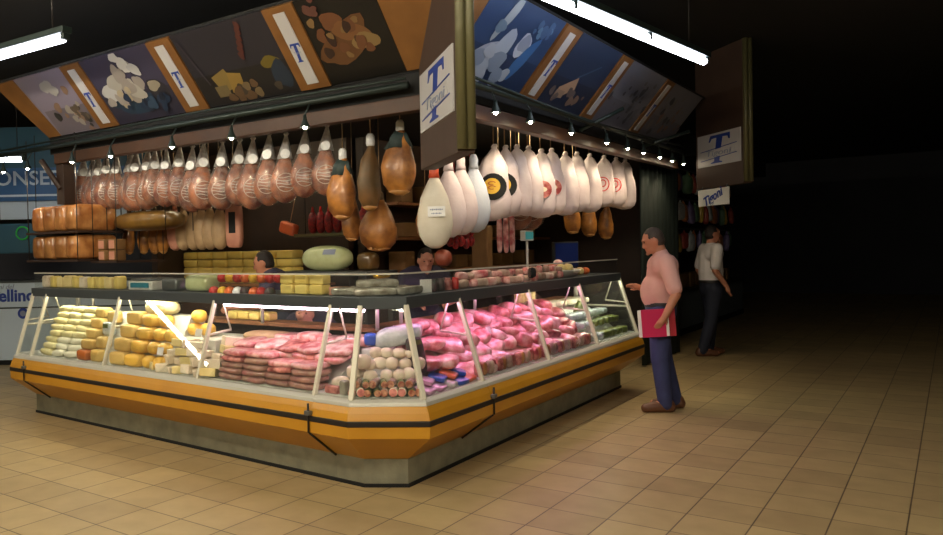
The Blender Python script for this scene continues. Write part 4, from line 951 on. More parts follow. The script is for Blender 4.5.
# brown hams by the corner
AP = [(r*1.05, z) for r, z in HP]
HB = [(.018, -.05), (.032, -.09), (.052, -.14), (.078, -.205), (.1, -.28), (.112, -.36), (.114, -.43), (.102, -.50), (.07, -.555), (.02, -.585)]
def brown(m, band, tagm, fat=1):
    P = []; HP = HB
    b = MB(); b.lathe([(r*fat, z) for r, z in HP], 22, sq=.72, shift=SHIFT, wav=.02, jit=.016, seed=fat); P.append(('ham_body', b.mesh('ham_body', [m])))
    b = MB(); b.lathe([(.02, .01), (.034, -.01), (.036, -.07), (.03, -.085)], 14, sq=.8); P.append(('tag_wrap', b.mesh('tag_wrap', [tagm])))
    if band:
        b = MB(); b.lathe([(r*fat+.010, z) for r, z in HP[1:4]], 18, sq=.8, shift=lambda z: (SHIFT(z)[0]+.06*(z+.15), 0), wav=.12, jit=.03); P.append(('cloth_band', b.mesh('cloth_band', [band])))
    b = MB(); b.lathe([(r*fat+.006, z) for r, z in HP[8:]], 22, sq=.76, shift=SHIFT, jit=.02, seed=fat); P.append(('fat_end', b.mesh('fat_end', ['fat'])))
    return P
hang('cured_ham', brown('hamdark', 'greencloth', 'tag', 1.12), -3.84, 4.9, 2.30, .2, .95, 'amber cured ham with white tag, beside the last clear-bagged ham', 'ham', 'unbagged hams at the corner')
hang('cured_ham', brown('hamgreen', None, 'tag', .8), -3.58, 4.92, 2.39, .7, 1.0, 'slim dark mouldy ham with white tag, between two amber hams', 'ham', 'unbagged hams at the corner')
hang('cured_ham', brown('hamdark', 'greencloth', 'tag', 1.22), -3.29, 4.9, 2.46, .3, .94, 'big amber ham with blue-green cloth band, touching the corner sign', 'ham', 'unbagged hams at the corner')
hang('cured_ham', brown('hamdark', None, 'hamgreen', 1.35), -3.74, 5.25, 1.97, .3, .82, 'round brown ham hanging low between the amber hams', 'ham', 'unbagged hams at the corner', sx=1.25)
hang('cured_ham', brown('hamdark', None, 'hamgreen', 1), -4.02, 5.25, 2.0, .3, .72, 'small brown ham hanging low behind the amber ham with white tag', 'ham', 'unbagged hams at the corner')
hang('cured_ham', brown('hamdark', None, 'hamgreen', 1), -3.3, 5.25, 1.98, -.3, .7, 'brown ham in shadow behind the red-necked white one', 'ham', 'unbagged hams at the corner')
for i, y in enumerate((7.05, 7.3)):
    hang('cured_ham', HK['clear'], -3.35, y, 2.26, .3, 1.02, 'amber ham in a clear bag hanging below the maroon-labelled hams, %s from the corner' % ORD[i], 'ham', 'low amber hams on the aisle side', sx=1.15)
for i, y in enumerate((8.4, 8.9, 9.45)):
    hang('cured_ham', brown('hamdark', None, 'hamgreen', 1), -3.35, y, 2.1-.03*i, .3, .8, 'brown ham behind the white aisle row, %s from the corner' % ORD[i], 'ham', 'brown hams behind the aisle row')
# second, lower row behind the clear bags
LX = [-7.05, -6.80, -6.62, -6.48, -6.30, -6.17, -6.02, -5.9, -5.78, -5.64, -5.44]
BK = brown('hamdark', None, 'hamgreen', .82)
PM = bundle('pinkmuslin', 'pinkmuslin'); TM = bundle('muslin', 'muslin')
for i, x in enumerate(LX):
    P, d = (BK, 'amber brown ham') if i < 4 else (PM, 'pinkish wrapped meat') if i == 4 else (TM, 'tan wrapped meat')
    if i == 10:
        o = hang('hanging_pack', [('pack', supmesh('hanging_pack', (.17, .08, .42), 'pinkmuslin', .35, .35, .04, 1))], x, 5.25, 1.55, .2, 1, 'pinkish flat pack with a dark window, hanging above the yellow blocks', 'package', None, top=ZR)
        o.children[1].location.z = .4; o.children[1].scale.z = ZR-1.95
        b = MB(); b.box((.0, -.042, .24), (.075, .006, .2)); b.build('dark_window', 'hole', o, bevel=.002)
    else:
        hang('hanging_meat', P, x, 5.25, 2.0 if i < 4 else 2.03, .4, .84 if i < 4 else .8, '%s in the lower row behind the clear bags, %s from the canopy end' % (d, ORD[i]), 'ham', 'lower hanging row', sx=.85)
# ------------------------------------------------------------------ hung rack of wrapped loaves at the cheese end
rk = empty('hanging_rack', (-7.3, 4.75, 1.46), 'two-tier hung rack of wrapped loaves at the cheese end of the stall', 'rack')
ro = Vector((-7.3, 4.75, 1.46))
for z in (1.46, 1.745):
    b = MB(); b.box((-7.3, 4.75, z), (.92, .56, .022)); b.build('shelf', 'darkwood', rk, ro, .003)
for x, y in ((-7.74, 4.49), (-6.86, 4.49), (-7.74, 5.01), (-6.86, 5.01)):
    b = MB(); b.tube([(x, y, 1.45), (x, y, 2.72)], .006, 6); b.build('rod', 'black', rk, ro)
AMB = [supmesh('wrapped_loaf', (.2, .5, .25), 'amber', .3, .3, .04, i, 18, 10) for i in range(2)]
for t, z in enumerate((1.472, 1.757)):
    for i in range(4):
        put('wrapped_loaf', AMB[(i+t) % 2], (-7.62+.208*i, 4.75, z), (0, 0, J(.04)), (1, 1, 1 if t == 0 else 1.08), 'amber wrapped loaf on the %s tier of the hung rack, %s from the open aisle' % (('lower', 'upper')[t], ORD[i]), 'package', 'wrapped loaves on the rack')
b = MB(); b.box((-6.6, 4.9, 1.44), (.42, .6, .02)); sh = b.build('hanging_shelf', 'darkwood', None, (-6.6, 4.9, 1.44)); tag(sh, 'small dark shelf carrying four little cartons beside the loaf rack', 'shelf')
for x, y in ((-6.79, 4.62), (-6.41, 4.62), (-6.79, 5.18), (-6.41, 5.18)):
    b = MB(); b.tube([(x+6.6, y-4.9, 0), (x+6.6, y-4.9, 2.72-1.44)], .005, 6); b.build('rod', 'black', sh)
CT = supmesh('small_carton', (.11, .13, .105), 'carton', .15, .15)
for i in range(4):
    x, z = -6.71+.17*(i % 2), 1.451+.108*(i//2)
    o = empty('small_carton', (x, 4.72, z), 'small carton with pale end on the shelf beside the loaf rack, %s %s' % (('left', 'right')[i % 2], ('below', 'above')[i//2]), 'box', 'small cartons beside the rack')
    put('carton_body', CT, (0, 0, 0), parent=o); b = MB(); b.box((0, -.066, .052), (.085, .004, .08)); b.build('pale_end', 'pinkmuslin', o)
b = MB(); b.box((0, 0, 0), (.95, .36, .02)); s2 = b.build('hanging_shelf', 'darkwood', None, (-6.42, 5.02, 1.73)); tag(s2, 'dark hung board under the long amber bundle, behind the bagged hams', 'shelf')
for x, y in ((-.46, -.17), (.46, -.17), (-.46, .17), (.46, .17)):
    b = MB(); b.tube([(x, y, 0), (x, y, .985)], .005, 6); b.build('rod', 'black', s2)
put('long_bundle', supmesh('long_bundle', (.95, .3, .2), 'ambery', .7, .6, .06, 3, 22, 10), (-6.42, 5.02, 1.741), label='long golden brown wrapped bundle lying under the bagged hams', cat='package')

# ------------------------------------------------------------------ inside the stall
slabs = [('wall_inner_cheese', (-6.3, 6.75, 1.36), (2.2, .1, 2.72)), ('wall_inner_aisle', (-5.1, 9.0, 1.36), (.1, 4.4, 2.72)), ('wall_inner_end', (-7.4, 6.3, 1.36), (.1, .9, 2.72)), ('wall_inner_far', (-4.1, 11.2, 1.36), (2.1, .1, 2.72))]
for n, c, d in slabs: slab(n, c, d, 'darkwood')
cab = empty('back_cabinet', (-6.35, 6.4, 0), 'dark back cabinet carrying the stack of yellow blocks', 'cabinet')
b = MB(); b.box((0, 0, .57), (1.95, .5, 1.12)); b.build('body', 'darkwood', cab, bevel=.005)
b = MB(); b.box((0, -.01, 1.145), (1.99, .54, .03)); b.build('top', 'board', cab, bevel=.004)
for i in range(3):
    b = MB(); b.box((-.63+.63*i, -.26, .55), (.59, .02, .95)); d = b.build('door', 'beam', cab, bevel=.003)
    b = MB(); b.box((-.4+.63*i, -.275, .8), (.02, .02, .12)); b.build('handle', 'steel', d)
BB2 = [supmesh('yellow_block', (.235, .2, .088), 'butter', .22, .22, .03, i) for i in range(2)]
for r in range(4):
    for c in range(7):
        put('yellow_block', BB2[(r+c) % 2], (-7.2+.252*c, 6.3, 1.162+.09*r), (0, 0, J(.06)), 1, 'yellow wrapped block on the back cabinet, %s layer up, %s from the end wall' % (ORD[r], ORD[c]), 'cheese', 'yellow blocks on the back cabinet')
tb = empty('work_table', (-4.76, 5.86, 0), 'dark work table with steel top behind the counter, under the pale mortadella', 'table')
b = MB(); b.box((0, 0, 1.29), (1.2, .5, .04)); b.build('top', 'steel', tb, bevel=.004)
for x in (-.56, .56):
    for y in (-.2, .2):
        b = MB(); b.box((x, y, .635), (.05, .05, 1.27)); b.build('leg', 'black', tb)
b = MB(); b.box((0, 0, .4), (1.12, .44, .03)); b.build('lower_shelf', 'steel', tb)
b = MB(); b.sup((0, 0, .12), (.56, .26, .245), .85, .75, 24, 14)
o = empty('mortadella', (-4.74, 5.78, 1.312), 'big pale green-white wrapped mortadella on the work table', 'mortadella'); b.build('body', 'mortadella', o)
b = MB(); n = 10; vs = []
for i in range(n+1):
    for j in (0, 1):
        x = .05+.13*i/n
        z = .12+.085-.05*j; k = max(0, 1-abs(x/.28)**2.3); vs.append(V(x, -.140*max(.1, k)**.5*math.sqrt(max(0, 1-((z-.12)/.13)**2))-.006, z))
b.add(vs, [(2*i, 2*i+1, 2*i+3, 2*i+2) for i in range(n)]); b.build('printed_label', 'greyline', o)
put('wrapped_cheese', supmesh('yellow_bag', (.2, .16, .17), 'ambery', .6, .6, .1, 4), (-4.30, 5.84, 1.312), label='crumpled golden bag on the work table beside the mortadella', cat='package')
# shelf with red nets
s3 = empty('hanging_shelf', (-4.75, 6.0, 1.66), 'greenish hung shelf under the red netted salami', 'shelf')
b = MB(); b.box((0, 0, 0), (.95, .3, .03)); b.build('board', 'olive', s3, bevel=.003)
for x in (-.45, .45):
    b = MB(); b.tube([(x, 0, 0), (x, 0, 1.06)], .006, 6); b.build('rod', 'black', s3)
b = MB(); b.sup((0, 0, .11), (.095, .09, .22), .8, .9, 14, 10); RN = b.mesh('netted_salami', ['rednet'])
for i in range(8):
    o = assemble('netted_salami', [('salami_body', RN)], (-5.1+.105*i, 6.0, 1.676), J(.3), 1, 'red netted salami standing on the hung shelf, %s from the cheese end' % ORD[i], 'salami', 'red netted salami')
    b = MB(); b.tube([(0, 0, .21), (0, 0, .27)], [.02, .008], 8); b.build('tied_end', 'redwax', o)
put('orange_packet', supmesh('orange_packet', (.2, .1, .12), 'orangepack', .4, .4, .1, 2), (-5.35, 5.9, 1.68), (0, .3, 0), label='orange packet hung beside the red netted salami', cat='package')
b = MB(); b.tube([(0, 0, .1), (0, 0, .95)], .004, 6); b.build('string', 'muslin', bpy.data.objects['orange_packet'])
# aisle side back wall: shelves with cartons
for k, z in enumerate((1.25, 1.62, 2.0)):
    b = MB(); b.box((-4.9, 9.0, z), (.3, 4.0, .03)); o = b.build('wall_shelf', 'board', None, (-4.9, 9.0, z)); tag(o, '%s wooden shelf on the dark inner wall of the aisle side' % ('lowest', 'middle', 'top')[k], 'shelf', 'wall shelves')
CT2 = supmesh('carton', (.22, .3, .2), 'carton', .12, .12)
for i in range(18):
    k = i % 3; j = i//3
    put('carton', CT2, (-4.88, 7.3+.6*j+J(.1), (1.266, 1.636, 2.016)[k]), (0, 0, J(.15)), (1, rnd.uniform(.7, 1.3), rnd.uniform(.7, 1.1)), 'brown carton on the %s wall shelf, %s from the corner' % (('lowest', 'middle', 'top')[k], ORD[j]), 'box', 'cartons on the wall shelves')
b = MB(); b.box((0, 0, .25), (.2, .12, .5)); o = b.build('paper_sack', 'carton', None, (0, 0, 0), .02); o.location = (-4.0, 7.48, 1.24); tag(o, 'tall narrow brown paper sack behind the aisle counter', 'package')
b = MB(); b.box((0, 0, 0), (.5, .4, .03)); b.box((-.2, 0, -.6), (.05, .05, 1.2)); b.box((.2, 0, -.6), (.05, .05, 1.2)); o = b.build('stand', 'darkwood', None); o.location = (-4.0, 7.48, 1.222); tag(o, 'dark little stand under the tall brown sack', 'table')
# hidden tubes added under the canopy roof to brighten the stall inside
for (x0, y0, x1, y1), lab in (((-6.9, 5.5, -5.2, 5.5), 'hidden tube added under the canopy roof to brighten the yellow blocks'), ((-3.28, 6.5, -3.28, 8.4), 'hidden tube added under the canopy roof to brighten the inside behind the white hams')):
    p, q = V(x0, y0, 2.685), V(x1, y1, 2.685); mid = (p+q)/2
    o = empty('added_stall_light', mid, lab, 'ceiling light', 'added tubes under the canopy roof')
    b = MB(); b.tube([p-mid, q-mid], .018, 8); b.build('tube', 'tubeadded', o)
    b = MB(); b.box((0, 0, .027), (abs(x1-x0)+.07, abs(y1-y0)+.07, .016)); b.build('housing', 'plastic', o)
# dark red strings of sausages behind the red-necked ham
b = MB()
for k in range(5): b.sup((0, 0, -.09*k), (.06, .06, .095), .9, 1, 12, 8)
b.tube([(0, 0, .04), (0, 0, .83)], .004, 6)
SG = b.mesh('sausage_string', ['rednet'])
for i in range(5):
    put('sausage_string', SG, (-3.30+.0*i, 5.62+.09*i, 1.92-.02*(i % 2)), (0, 0, J(1)), 1, 'string of dark red sausages below the wrapped white hams, %s from the corner' % ORD[i], 'sausage', 'strings of red sausages')
for i in range(3):
    put('meat_strip', supmesh('meat_strip', (.05, .04, .35), 'meat', .5, .6, .1, i), (-3.32, 6.55+.13*i, 1.45), label='pink strip of meat hanging below the yellow-labelled hams, %s from the corner' % ORD[i], cat='meat', group='hanging pink strips')
    b = MB(); b.tube([(0, 0, .34), (0, 0, 1.28)], .004, 6); b.build('string', 'muslin', bpy.data.objects['meat_strip' if i == 0 else 'meat_strip.%03d' % i])
cu = MB(); vs = []; n = 40
for i in range(n+1):
    y = 9.72+1.5*i/n; x = -3.02+.03*math.sin(i*1.3)
    vs += [V(x, y, .02), V(x, y, 2.70), V(x-.02, y, .02), V(x-.02, y, 2.70)]
fs = []
for i in range(n):
    a = 4*i; c = a+4; fs += [(a, c, c+1, a+1), (a+2, a+3, c+3, c+2), (a+1, c+1, c+3, a+3), (a, a+2, c+2, c)]
fs += [(0, 1, 3, 2), (4*n, 4*n+2, 4*n+3, 4*n+1)]
cu.add(vs, fs, 0, True); tag(cu.build('curtain', 'curtain', None, (-3.02, 10.4, 0)), 'dark green curtain closing the stall past the last glass bay', 'curtain')

# ------------------------------------------------------------------ the shop across the way, behind the cheese end
GO = V(-10.4, 5.89, 0); GX = V(.794, .607, 0).normalized(); GY = V(-.607, .794, 0).normalized(); AG = math.atan2(GX.y, GX.x)
def PG(x, q, z): p = GO+GX*x+GY*q; return V(p.x, p.y, z)
sp = empty('neighbouring_shop', PG(.0, .5, 0), 'blue and white shop front standing behind the cheese end of the counter', 'shop', rz=AG)
for nm, c, d, m in (('counter_front', (0, -.5, .62), (4.2, .06, 1.1), 'shopwhite'), ('counter_base', (0, -.48, .04), (4.2, .08, .08), 'hole'), ('panel_joint', (0, -.534, .80), (4.2, .012, .02), 'pipe'),
                    ('counter_top', (0, -.25, 1.165), (4.2, .6, .03), 'band'), ('pale_band', (0, -.02, 2.19), (4.2, .06, .26), 'shopwhite'), ('board', (0, -.06, 2.56), (4.2, .06, .48), 'shopblue'), ('light_rule', (0, -.093, 2.40), (4.2, .008, .03), 'shopwhite'),
                    ('back_wall', (0, .9, 1.5), (4.2, .06, 3), 'wallfar'), ('upper_wall', (0, 0, 3.1), (4.2, .06, .6), 'teal')):
    b = MB(); b.box(c, d); b.build(nm, m, sp)
def letters(parent, body, size, c, key, shear=0, space=1, sx=1, offset=0):
    o = bpy.data.objects.new('lettering', text_mesh(body, size, .006, (key,), shear, space, offset)); COL.objects.link(o); o.parent = parent
    o.matrix_local = face_matrix(V(*c), V(1, 0, 0), V(0, 0, 1), V(0, -1, 0)) @ Matrix.Diagonal((sx, 1, 1, 1))
letters(sp, 'CONSERVE', .29, (.05, -.095, 2.64), 'shopwhite', sx=1.08, offset=.004)
letters(sp, 'dellino', .235, (-.10, -.536, .965), 'blue', sx=1.0, offset=.007)
letters(sp, 'Salumi del', .095, (-.28, -.536, 1.095), 'greyline', .3)
b = MB(); b.lathe([(.075, 0), (.075, .01)], 24, (.04, -.532, .72), R=RX(PI/2), smooth=False); b.build('round_emblem', 'blue', sp)
b = MB(); b.lathe([(.04, 0), (.04, .004)], 20, (.04, -.543, .72), R=RX(PI/2), smooth=False); b.build('emblem_mark', 'greyline', sp)
tbx = empty('teal_crate', PG(.1, -.25, 1.56), 'teal box with a green ring, hanging behind the loaf rack', 'box', rz=AG)
b = MB(); b.box((0, 0, .2), (.62, .3, .40)); b.build('body', 'teal', tbx, bevel=.01)
b = MB(); b.box((-.3, -.156, .2), (.05, .012, .36)); b.build('pale_edge', 'steel', tbx)
b = MB(); b.tube([V(.12+.085*math.cos(2*PI*i/24), -.155, .27+.085*math.sin(2*PI*i/24)) for i in range(25)], .012, 6); b.build('green_ring', 'greenring', tbx)
b = MB()
for s in (-.25, .25): b.tube([(s, 0, .4), (s, 0, 1.6)], .006, 6)
b.build('hanger', 'black', tbx)

# ------------------------------------------------------------------ the next stall along the aisle (hanging bags)
ns = empty('next_stall', (-3.9, 15.5, 0), 'dim stall further along the aisle with a blue-grey base', 'stall')
for nm, c, d, m in (('base', (-.1, 0, .36), (.9, 5.2, .68), 'greybase'), ('base_kick', (.32, 0, .05), (.1, 5.2, .1), 'hole'), ('counter_top', (-.1, 0, .72), (1.0, 5.3, .05), 'pipe'),
                    ('back_board', (-.75, 0, 1.6), (.08, 5.2, 3.2), 'darkwood'), ('roof', (0, 0, 3.0), (1.6, 5.4, .3), 'hole'), ('post', (.38, -2.5, 1.9), (.09, .09, 2.3), 'darkwood')):
    b = MB(); b.box(c, d); b.build(nm, m, ns)
for z in (1.75, 2.25, 2.75):
    b = MB(); b.tube([(.25, -2.55, z), (.25, 2.5, z)], .012, 6); b.build('hanging_bar', 'steel', ns)
BG = []
for i in range(6):
    b = MB(); b.sup((0, 0, -.2), (.1, .2, .30), .6, .5, 12, 8, jit=.12, seed=i); b.tube([(0, 0, -.06), (0, 0, .0)], [.03, .008], 8); BG.append(b.mesh('snack_bag', ['snack%d' % i]))
for r, z in enumerate((2.73, 2.23, 1.73)):
    for i in range(14):
        put('snack_bag', BG[(i*5+r*2) % 6], (-3.65+J(.05), 13.1+.33*i+J(.06), z), (J(.1), J(.1), J(.4)), rnd.uniform(.85, 1.15), 'packet hanging on the %s bar of the dim stall, %s along the aisle' % (('top', 'middle', 'lowest')[r], ORD[i]), 'package', 'packets on the dim stall')
for i in range(10):
    put('crate_of_packets', CT2, (-3.75, 13.2+.45*i, .745), (0, 0, J(.2)), (1, 1, 1.2), 'carton on the dim stall counter, %s along the aisle' % ORD[i], 'box', 'cartons on the dim stall')

# ------------------------------------------------------------------ people
def cap(mb, p, q, r1, r2, seg=14):
    p = Vector(p); q = Vector(q); d = q-p; L = d.length
    R = d.to_track_quat('Z', 'Y').to_matrix() if L > 1e-6 else Matrix.Identity(3)
    prof = []
    for i in range(1, 6): t = PI/2*i/6; prof.append((r1*math.sin(t), -r1*math.cos(t)))
    for i in range(5): t = i/4; prof.append((r1+(r2-r1)*t, L*t))
    for i in range(5, 0, -1): t = PI/2*i/6; prof.append((r2*math.sin(t), L+r2*math.cos(t)))
    mb.lathe(prof, seg, p, R=R)
def remesh(mb, name, m, vox, parent, smooth=4):
    me = mb.mesh(name, [m]); o = bpy.data.objects.new(name, me); COL.objects.link(o)
    r = o.modifiers.new('r', 'REMESH'); r.mode = 'VOXEL'; r.voxel_size = vox; r.use_smooth_shade = True
    s = o.modifiers.new('s', 'SMOOTH'); s.factor = .5; s.iterations = smooth
    bpy.context.view_layer.update()
    me2 = bpy.data.meshes.new_from_object(o.evaluated_get(bpy.context.evaluated_depsgraph_get()))
    me2.name = name
    o.modifiers.clear(); o.data = me2; o.parent = parent
    if not me2.materials: me2.materials.append(M[m])
    for p in me2.polygons: p.use_smooth = True
    return o
def person(loc, rz, label, P, mats, bald=False, band=False, legs=True):
    """figure facing local -Y; P holds joint positions"""
    root = empty('person', loc, label, 'person', rz=rz)
    skin, top, leg, hairm = mats
    pel, chest, neck, head = (Vector(P[k]) for k in ('pelvis', 'chest', 'neck', 'head'))
    hr = Matrix.Rotation(P.get('head_yaw', 0), 3, 'Z') @ RX(P.get('head_pitch', 0))
    KH = .91
    H = lambda x, y, z: head+hr@V(x*KH, y*KH, z*KH)
    hd = lambda *d: tuple(k*KH for k in d)
    fat = P.get('girth', 1)
    b = MB()
    b.sup(head, hd(.155, .195, .225), 1, 1, 20, 14, R=hr)                      # skull
    b.sup(H(0, -.03, -.07), hd(.118, .13, .12), 1, .9, 16, 10, R=hr)            # jaw
    b.sup(H(0, -.098, -.105), hd(.05, .04, .04), 1, 1, 10, 8)                    # chin
    cap(b, H(0, -.088, .014), H(0, -.106, -.026), .011, .016, 10)              # nose
    b.sup(H(0, -.085, .032), hd(.12, .04, .022), 1, 1, 12, 6, R=hr)             # brow
    b.sup(H(0, -.094, -.066), hd(.05, .03, .018), 1, 1, 10, 6, R=hr)            # lips
    for s in (-1, 1):
        b.sup(H(s*.079, .012, -.012), hd(.022, .04, .066), 1, 1, 10, 8, R=hr)   # ears
    cap(b, neck+V(0, .01, -.05), H(0, .02, -.07), .062, .056)
    cap(b, pel, chest, .13*fat, .145*fat); 
    for sh, el, wr, fd in P['arms']:
        sh, el, wr, fd = map(Vector, (sh, el, wr, fd))
        cap(b, sh, el, .048, .042); cap(b, el, wr, .041, .029)
        d = (wr-el).normalized(); fdir = fd.normalized(); side = fdir.cross(d).normalized()
        palm = wr+fdir*.05; cap(b, wr, palm, .026, .030)
        if side.length < .5: side = V(1, 0, 0)
        curl = Vector(P.get('curl', (0, 0, 0)))
        for k, off in enumerate((-.027, -.009, .009, .026)):
            ln = (.062, .074, .07, .055)[k]; f0 = palm+side*off+fdir*.015; f1 = f0+fdir*ln*.5+curl*.012; f2 = f1+fdir*ln*.42+curl*.03
            cap(b, f0, f1, .0098, .009, 8); cap(b, f1, f2, .009, .0078, 8)
        t0 = wr+side*-.022+fdir*.01; t1 = t0-side*.030+fdir*.026; t2 = t1+fdir*.03-side*.006+curl*.012
        cap(b, t0, t1, .0125, .0105, 8); cap(b, t1, t2, .0105, .0085, 8)
    if legs:
        for hp, kn, an, toe in P['legs']:
            cap(b, pel, hp, .12, .085); cap(b, hp, kn, .08, .055); cap(b, kn, an, .052, .036); cap(b, an, toe, .036, .03)
    remesh(b, 'body', skin, .0085, root, 3)
    b = MB()
    for s in (-1, 1): b.sup(H(s*.032, -.088, .012), hd(.02, .014, .013), 1, 1, 10, 8)
    b.build('eyes', 'eye', root)
    # hair: a cap over the back and sides of the skull
    b = MB(); b.sup(H(0, .018, .022), hd(.168, .195, .21), 1, 1, 22, 14, R=hr); b.sup(H(0, .035, -.03), hd(.16, .15, .13), 1, 1, 16, 10, R=hr)
    me = b
    h = remesh(b, 'hair', hairm, .009, root, 2)
    bm = bmesh.new(); bm.from_mesh(h.data); inv = hr.transposed()
    kill = []
    for v in bm.verts:
        p = inv@(v.co-head)/KH
        line = .050+(.0 if not bald else .0)
        if p.y < -.048+.35*max(0, p.z-.03) and p.z < .075: kill.append(v)
        elif p.y < .01 and p.z < .02: kill.append(v)
        elif p.z < -.085: kill.append(v)
        elif bald and p.z > .085 and p.y < .045: kill.append(v)
    bmesh.ops.delete(bm, geom=kill, context='VERTS'); bm.to_mesh(h.data); bm.free()
    if band:
        b = MB(); b.sup(H(0, -.005, .05), hd(.172, .206, .05), .5, 1, 22, 8, R=hr); b.build('headband', 'apron', root)
    # shirt
    b = MB()
    cap(b, pel+V(0, 0, .02), (pel+chest)/2, .148*fat, .158*fat); cap(b, (pel+chest)/2, chest, .155*fat, .15*fat)
    if P.get('belly'): b.sup(pel*.55+chest*.45+V(0, -.06, 0), (.29, .25, .34), 1, 1, 18, 12)
    cap(b, chest+V(-.1, 0, .05), chest+V(.1, 0, .05), .12, .12)
    cap(b, neck+V(0, .012, -.085), neck+V(0, .004, -.025), .085, .07)
    for sh, el, wr, fd in P['arms']:
        sh = Vector(sh); el = Vector(el); k = P.get('sleeve', .8)
        cap(b, chest+V(0, 0, .08), sh, .10, .074); cap(b, sh, sh+(el-sh)*k, .076, .068)
        if k >= 1: cap(b, el, el+(Vector(wr)-el)*.85, .06, .046)
    remesh(b, 'shirt', top, .012, root, 4)
    if legs:
        b = MB()
        cap(b, pel+V(0, 0, .02), pel+V(0, 0, -.06), .15*fat, .14*fat)
        for hp, kn, an, toe in P['legs']:
            hp, kn, an = Vector(hp), Vector(kn), Vector(an)
            cap(b, pel+V(0, 0, -.03), hp, .135, .112); cap(b, hp, kn, .105, .08); cap(b, kn, an+V(0, .01, -.015), .079, .064)
        remesh(b, 'trousers', leg, .013, root, 3)
        b = MB(); b.lathe([(.151*fat, .015), (.153*fat, .02), (.153*fat, .052), (.150*fat, .056)], 24, pel); b.build('belt', 'black', root)
        for hp, kn, an, toe in P['legs']:
            an, toe = Vector(an), Vector(toe); d = toe-an; d.z = 0; d.normalize()
            b = MB(); c0 = V(an.x, an.y, .045)-d*.02
            cap(b, c0-d*.03, c0+d*.10, .050, .052); cap(b, c0+d*.10, c0+d*.18+V(0, 0, -.008), .052, .042); cap(b, c0-d*.02+V(0, 0, .03), c0-d*.0+V(0, 0, .05), .048, .05)
            o = remesh(b, 'shoe', 'shoe', .009, root, 2)
            for v in o.data.vertices: v.co.z = max(v.co.z, .004)
    return root
man = dict(pelvis=(0, .05, .92), chest=(0, .07, 1.25), neck=(0, .05, 1.43), head=(0, -.01, 1.535), head_pitch=.40, girth=.92, belly=True, sleeve=.82, curl=(-.6, 0, -.2),
           arms=[((.18, .07, 1.34), (.275, .13, 1.06), (.305, .03, .87), (-.12, -.55, -.82)), ((-.18, .07, 1.34), (-.225, .10, 1.07), (-.15, -.10, 1.10), (.25, -.9, .25))],
           legs=[((.095, .03, .84), (.1, .02, .48), (.10, .05, .085), (.115, -.07, .045)), ((-.095, .03, .84), (-.095, .08, .48), (-.10, .17, .085), (-.12, -.01, .04))])
RM = -1.12
shopper = person((-2.15, 7.27, 0), RM, 'man in pale pink shirt and blue jeans bending his head to the meat counter', man, ('skin', 'shirt', 'jeans', 'hairg'))
# what he holds: two flat books against his hip, in the near hand
Rm = RZ(RM)
for i, (m, off, lab) in enumerate((('crimson', (.228, .0, .69), 'crimson book held at the hip by the man in the pink shirt'), ('magenta', (.262, -.05, .69), 'magenta book held outside the crimson one by the man in the pink shirt'))):
    o = empty('book', V(-2.15, 7.27, 0)+Rm@V(*off), lab, 'book', rot=(0.06, 0, RM))
    b = MB(); b.box((0, 0, .12), (.026, .25, .235)); b.build('pages', 'paper', o)
    for s in (-1, 1):
        b = MB(); b.box((s*.015, .0, .12), (.004, .27 if i == 0 else .2, .24)); b.build('cover', m, o)
man2 = dict(pelvis=(0, 0, .95), chest=(0, .0, 1.30), neck=(0, -.01, 1.49), head=(0, -.03, 1.62), sleeve=.8, curl=(0, -.4, 0),
            arms=[((.2, 0, 1.42), (.25, .06, 1.14), (.24, -.06, .90), (0, -.2, -.97)), ((-.2, 0, 1.42), (-.25, .05, 1.14), (-.25, -.1, .92), (0, -.3, -.95))],
            legs=[((.1, 0, .87), (.105, -.05, .49), (.105, -.02, .085), (.12, -.2, .04)), ((-.1, 0, .87), (-.105, .05, .49), (-.105, .16, .085), (-.12, -.02, .04))])
person((-2.58, 11.2, 0), 2.2, 'person in white shirt and dark trousers standing further down the aisle', man2, ('skin', 'shirtw', 'darkjeans', 'hair'))
sel = dict(pelvis=(0, .12, .93), chest=(0, .03, 1.18), neck=(0, -.03, 1.30), head=(0, -.07, 1.405), head_pitch=.3, sleeve=.75, curl=(0, -.3, -.5),
           arms=[((.18, .02, 1.24), (.24, -.08, 1.02), (.12, -.32, 1.0), (-.2, -.95, -.1)), ((-.18, .02, 1.24), (-.24, -.08, 1.02), (-.12, -.34, 1.02), (.2, -.95, -.1))],
           legs=[((.09, .12, .86), (.1, .10, .48), (.10, .14, .085), (.12, -.05, .04)), ((-.09, .12, .86), (-.1, .10, .48), (-.10, .14, .085), (-.12, -.05, .04))])
person((-5.08, 5.36, 0), -1.0, 'seller with dark hair seen in profile in front of the yellow blocks', sel, ('skin', 'apron', 'darkjeans', 'hair'))
low = dict(pelvis=(0, .40, .64), chest=(0, .14, .82), neck=(0, .03, .905), head=(0, -.05, .985), head_pitch=.05, sleeve=.75, curl=(0, -.3, -.5),
           arms=[((.18, .12, .85), (.28, .06, .66), (.24, -.14, .80), (-.2, -.5, .8)), ((-.18, .12, .85), (-.28, .06, .66), (-.24, -.14, .80), (.2, -.5, .8))],
           legs=[((.09, .40, .58), (.1, .10, .40), (.10, .34, .085), (.12, .15, .04)), ((-.09, .40, .58), (-.1, .10, .40), (-.10, .34, .085), (-.12, .15, .04))])
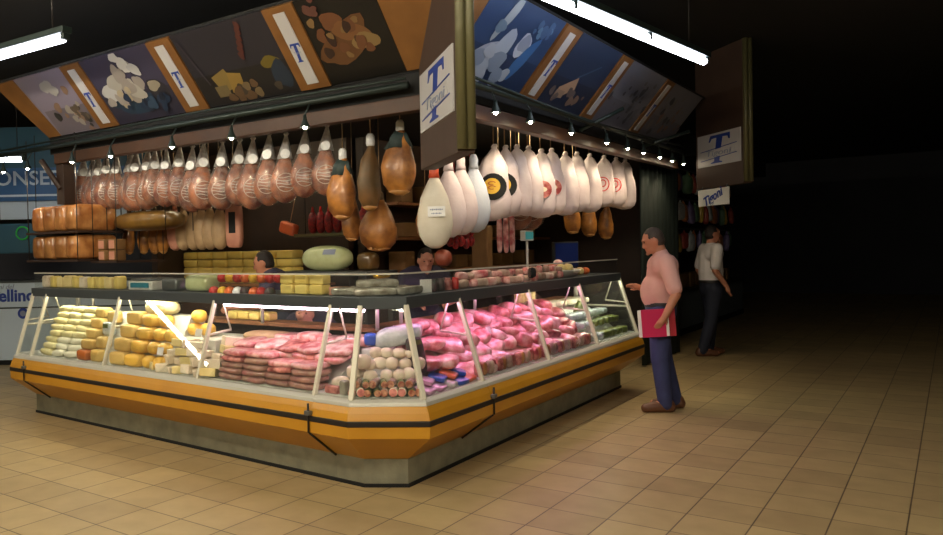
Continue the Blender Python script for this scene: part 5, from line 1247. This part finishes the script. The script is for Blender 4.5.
person((-4.33, 4.98, 0), .5, 'seller with dark headband stooping behind the glass over the pink meat', low, ('skin2', 'apron', 'darkjeans', 'hair'), band=True)
sel3 = dict(sel); sel3['head'] = (0, -.07, 1.40)
person((-3.95, 6.25, 0), .75, 'seller with dark hair behind the tins, below the white wrapped hams', sel3, ('skin2', 'apron', 'darkjeans', 'hair'))

# ------------------------------------------------------------------ light of the hall, camera
w = bpy.data.worlds.new('hall'); SC.world = w; w.use_nodes = True
w.node_tree.nodes['Background'].inputs[0].default_value = (.5, .55, .7, 1); w.node_tree.nodes['Background'].inputs[1].default_value = .0
F, YAW, PIT, ROL = 784.65, -.6526, -.0191, -.0215
cam = bpy.data.cameras.new('camera'); co_ = bpy.data.objects.new('camera', cam); COL.objects.link(co_); SC.camera = co_
cam.sensor_fit = 'HORIZONTAL'; cam.sensor_width = 36; cam.lens = F*36/943; cam.shift_x = (471.5-354.5)/943; cam.shift_y = -(267.5-265.5)/943
cam.clip_start = .05; cam.clip_end = 100
# rows of the camera's rotation: right, forward, up
cyw, syw, cp, sn, cr, sr = math.cos(YAW), math.sin(YAW), math.cos(PIT), math.sin(PIT), math.cos(ROL), math.sin(ROL)
def camrow(v):
    xr = v[0]*cyw-v[1]*syw; yf = v[0]*syw+v[1]*cyw; y2 = yf*cp+v[2]*sn; z2 = -yf*sn+v[2]*cp
    return xr*cr+z2*sr, y2, -xr*sr+z2*cr
cols_ = [camrow(v) for v in ((1, 0, 0), (0, 1, 0), (0, 0, 1))]
right = V(*[c[0] for c in cols_]); fwd = V(*[c[1] for c in cols_]); upv = V(*[c[2] for c in cols_])
m4 = Matrix((right, upv, -fwd)).transposed().to_4x4(); m4.translation = (0, 0, 1.5)
co_.matrix_world = m4
SC.view_settings.view_transform = 'Standard'; SC.view_settings.look = 'None'; SC.view_settings.gamma = 1
SC.view_settings.exposure = 0.35
SC.cycles.use_denoising = True
SC.cycles.max_bounces = 8; SC.cycles.transparent_max_bounces = 24; SC.cycles.sample_clamp_indirect = 4
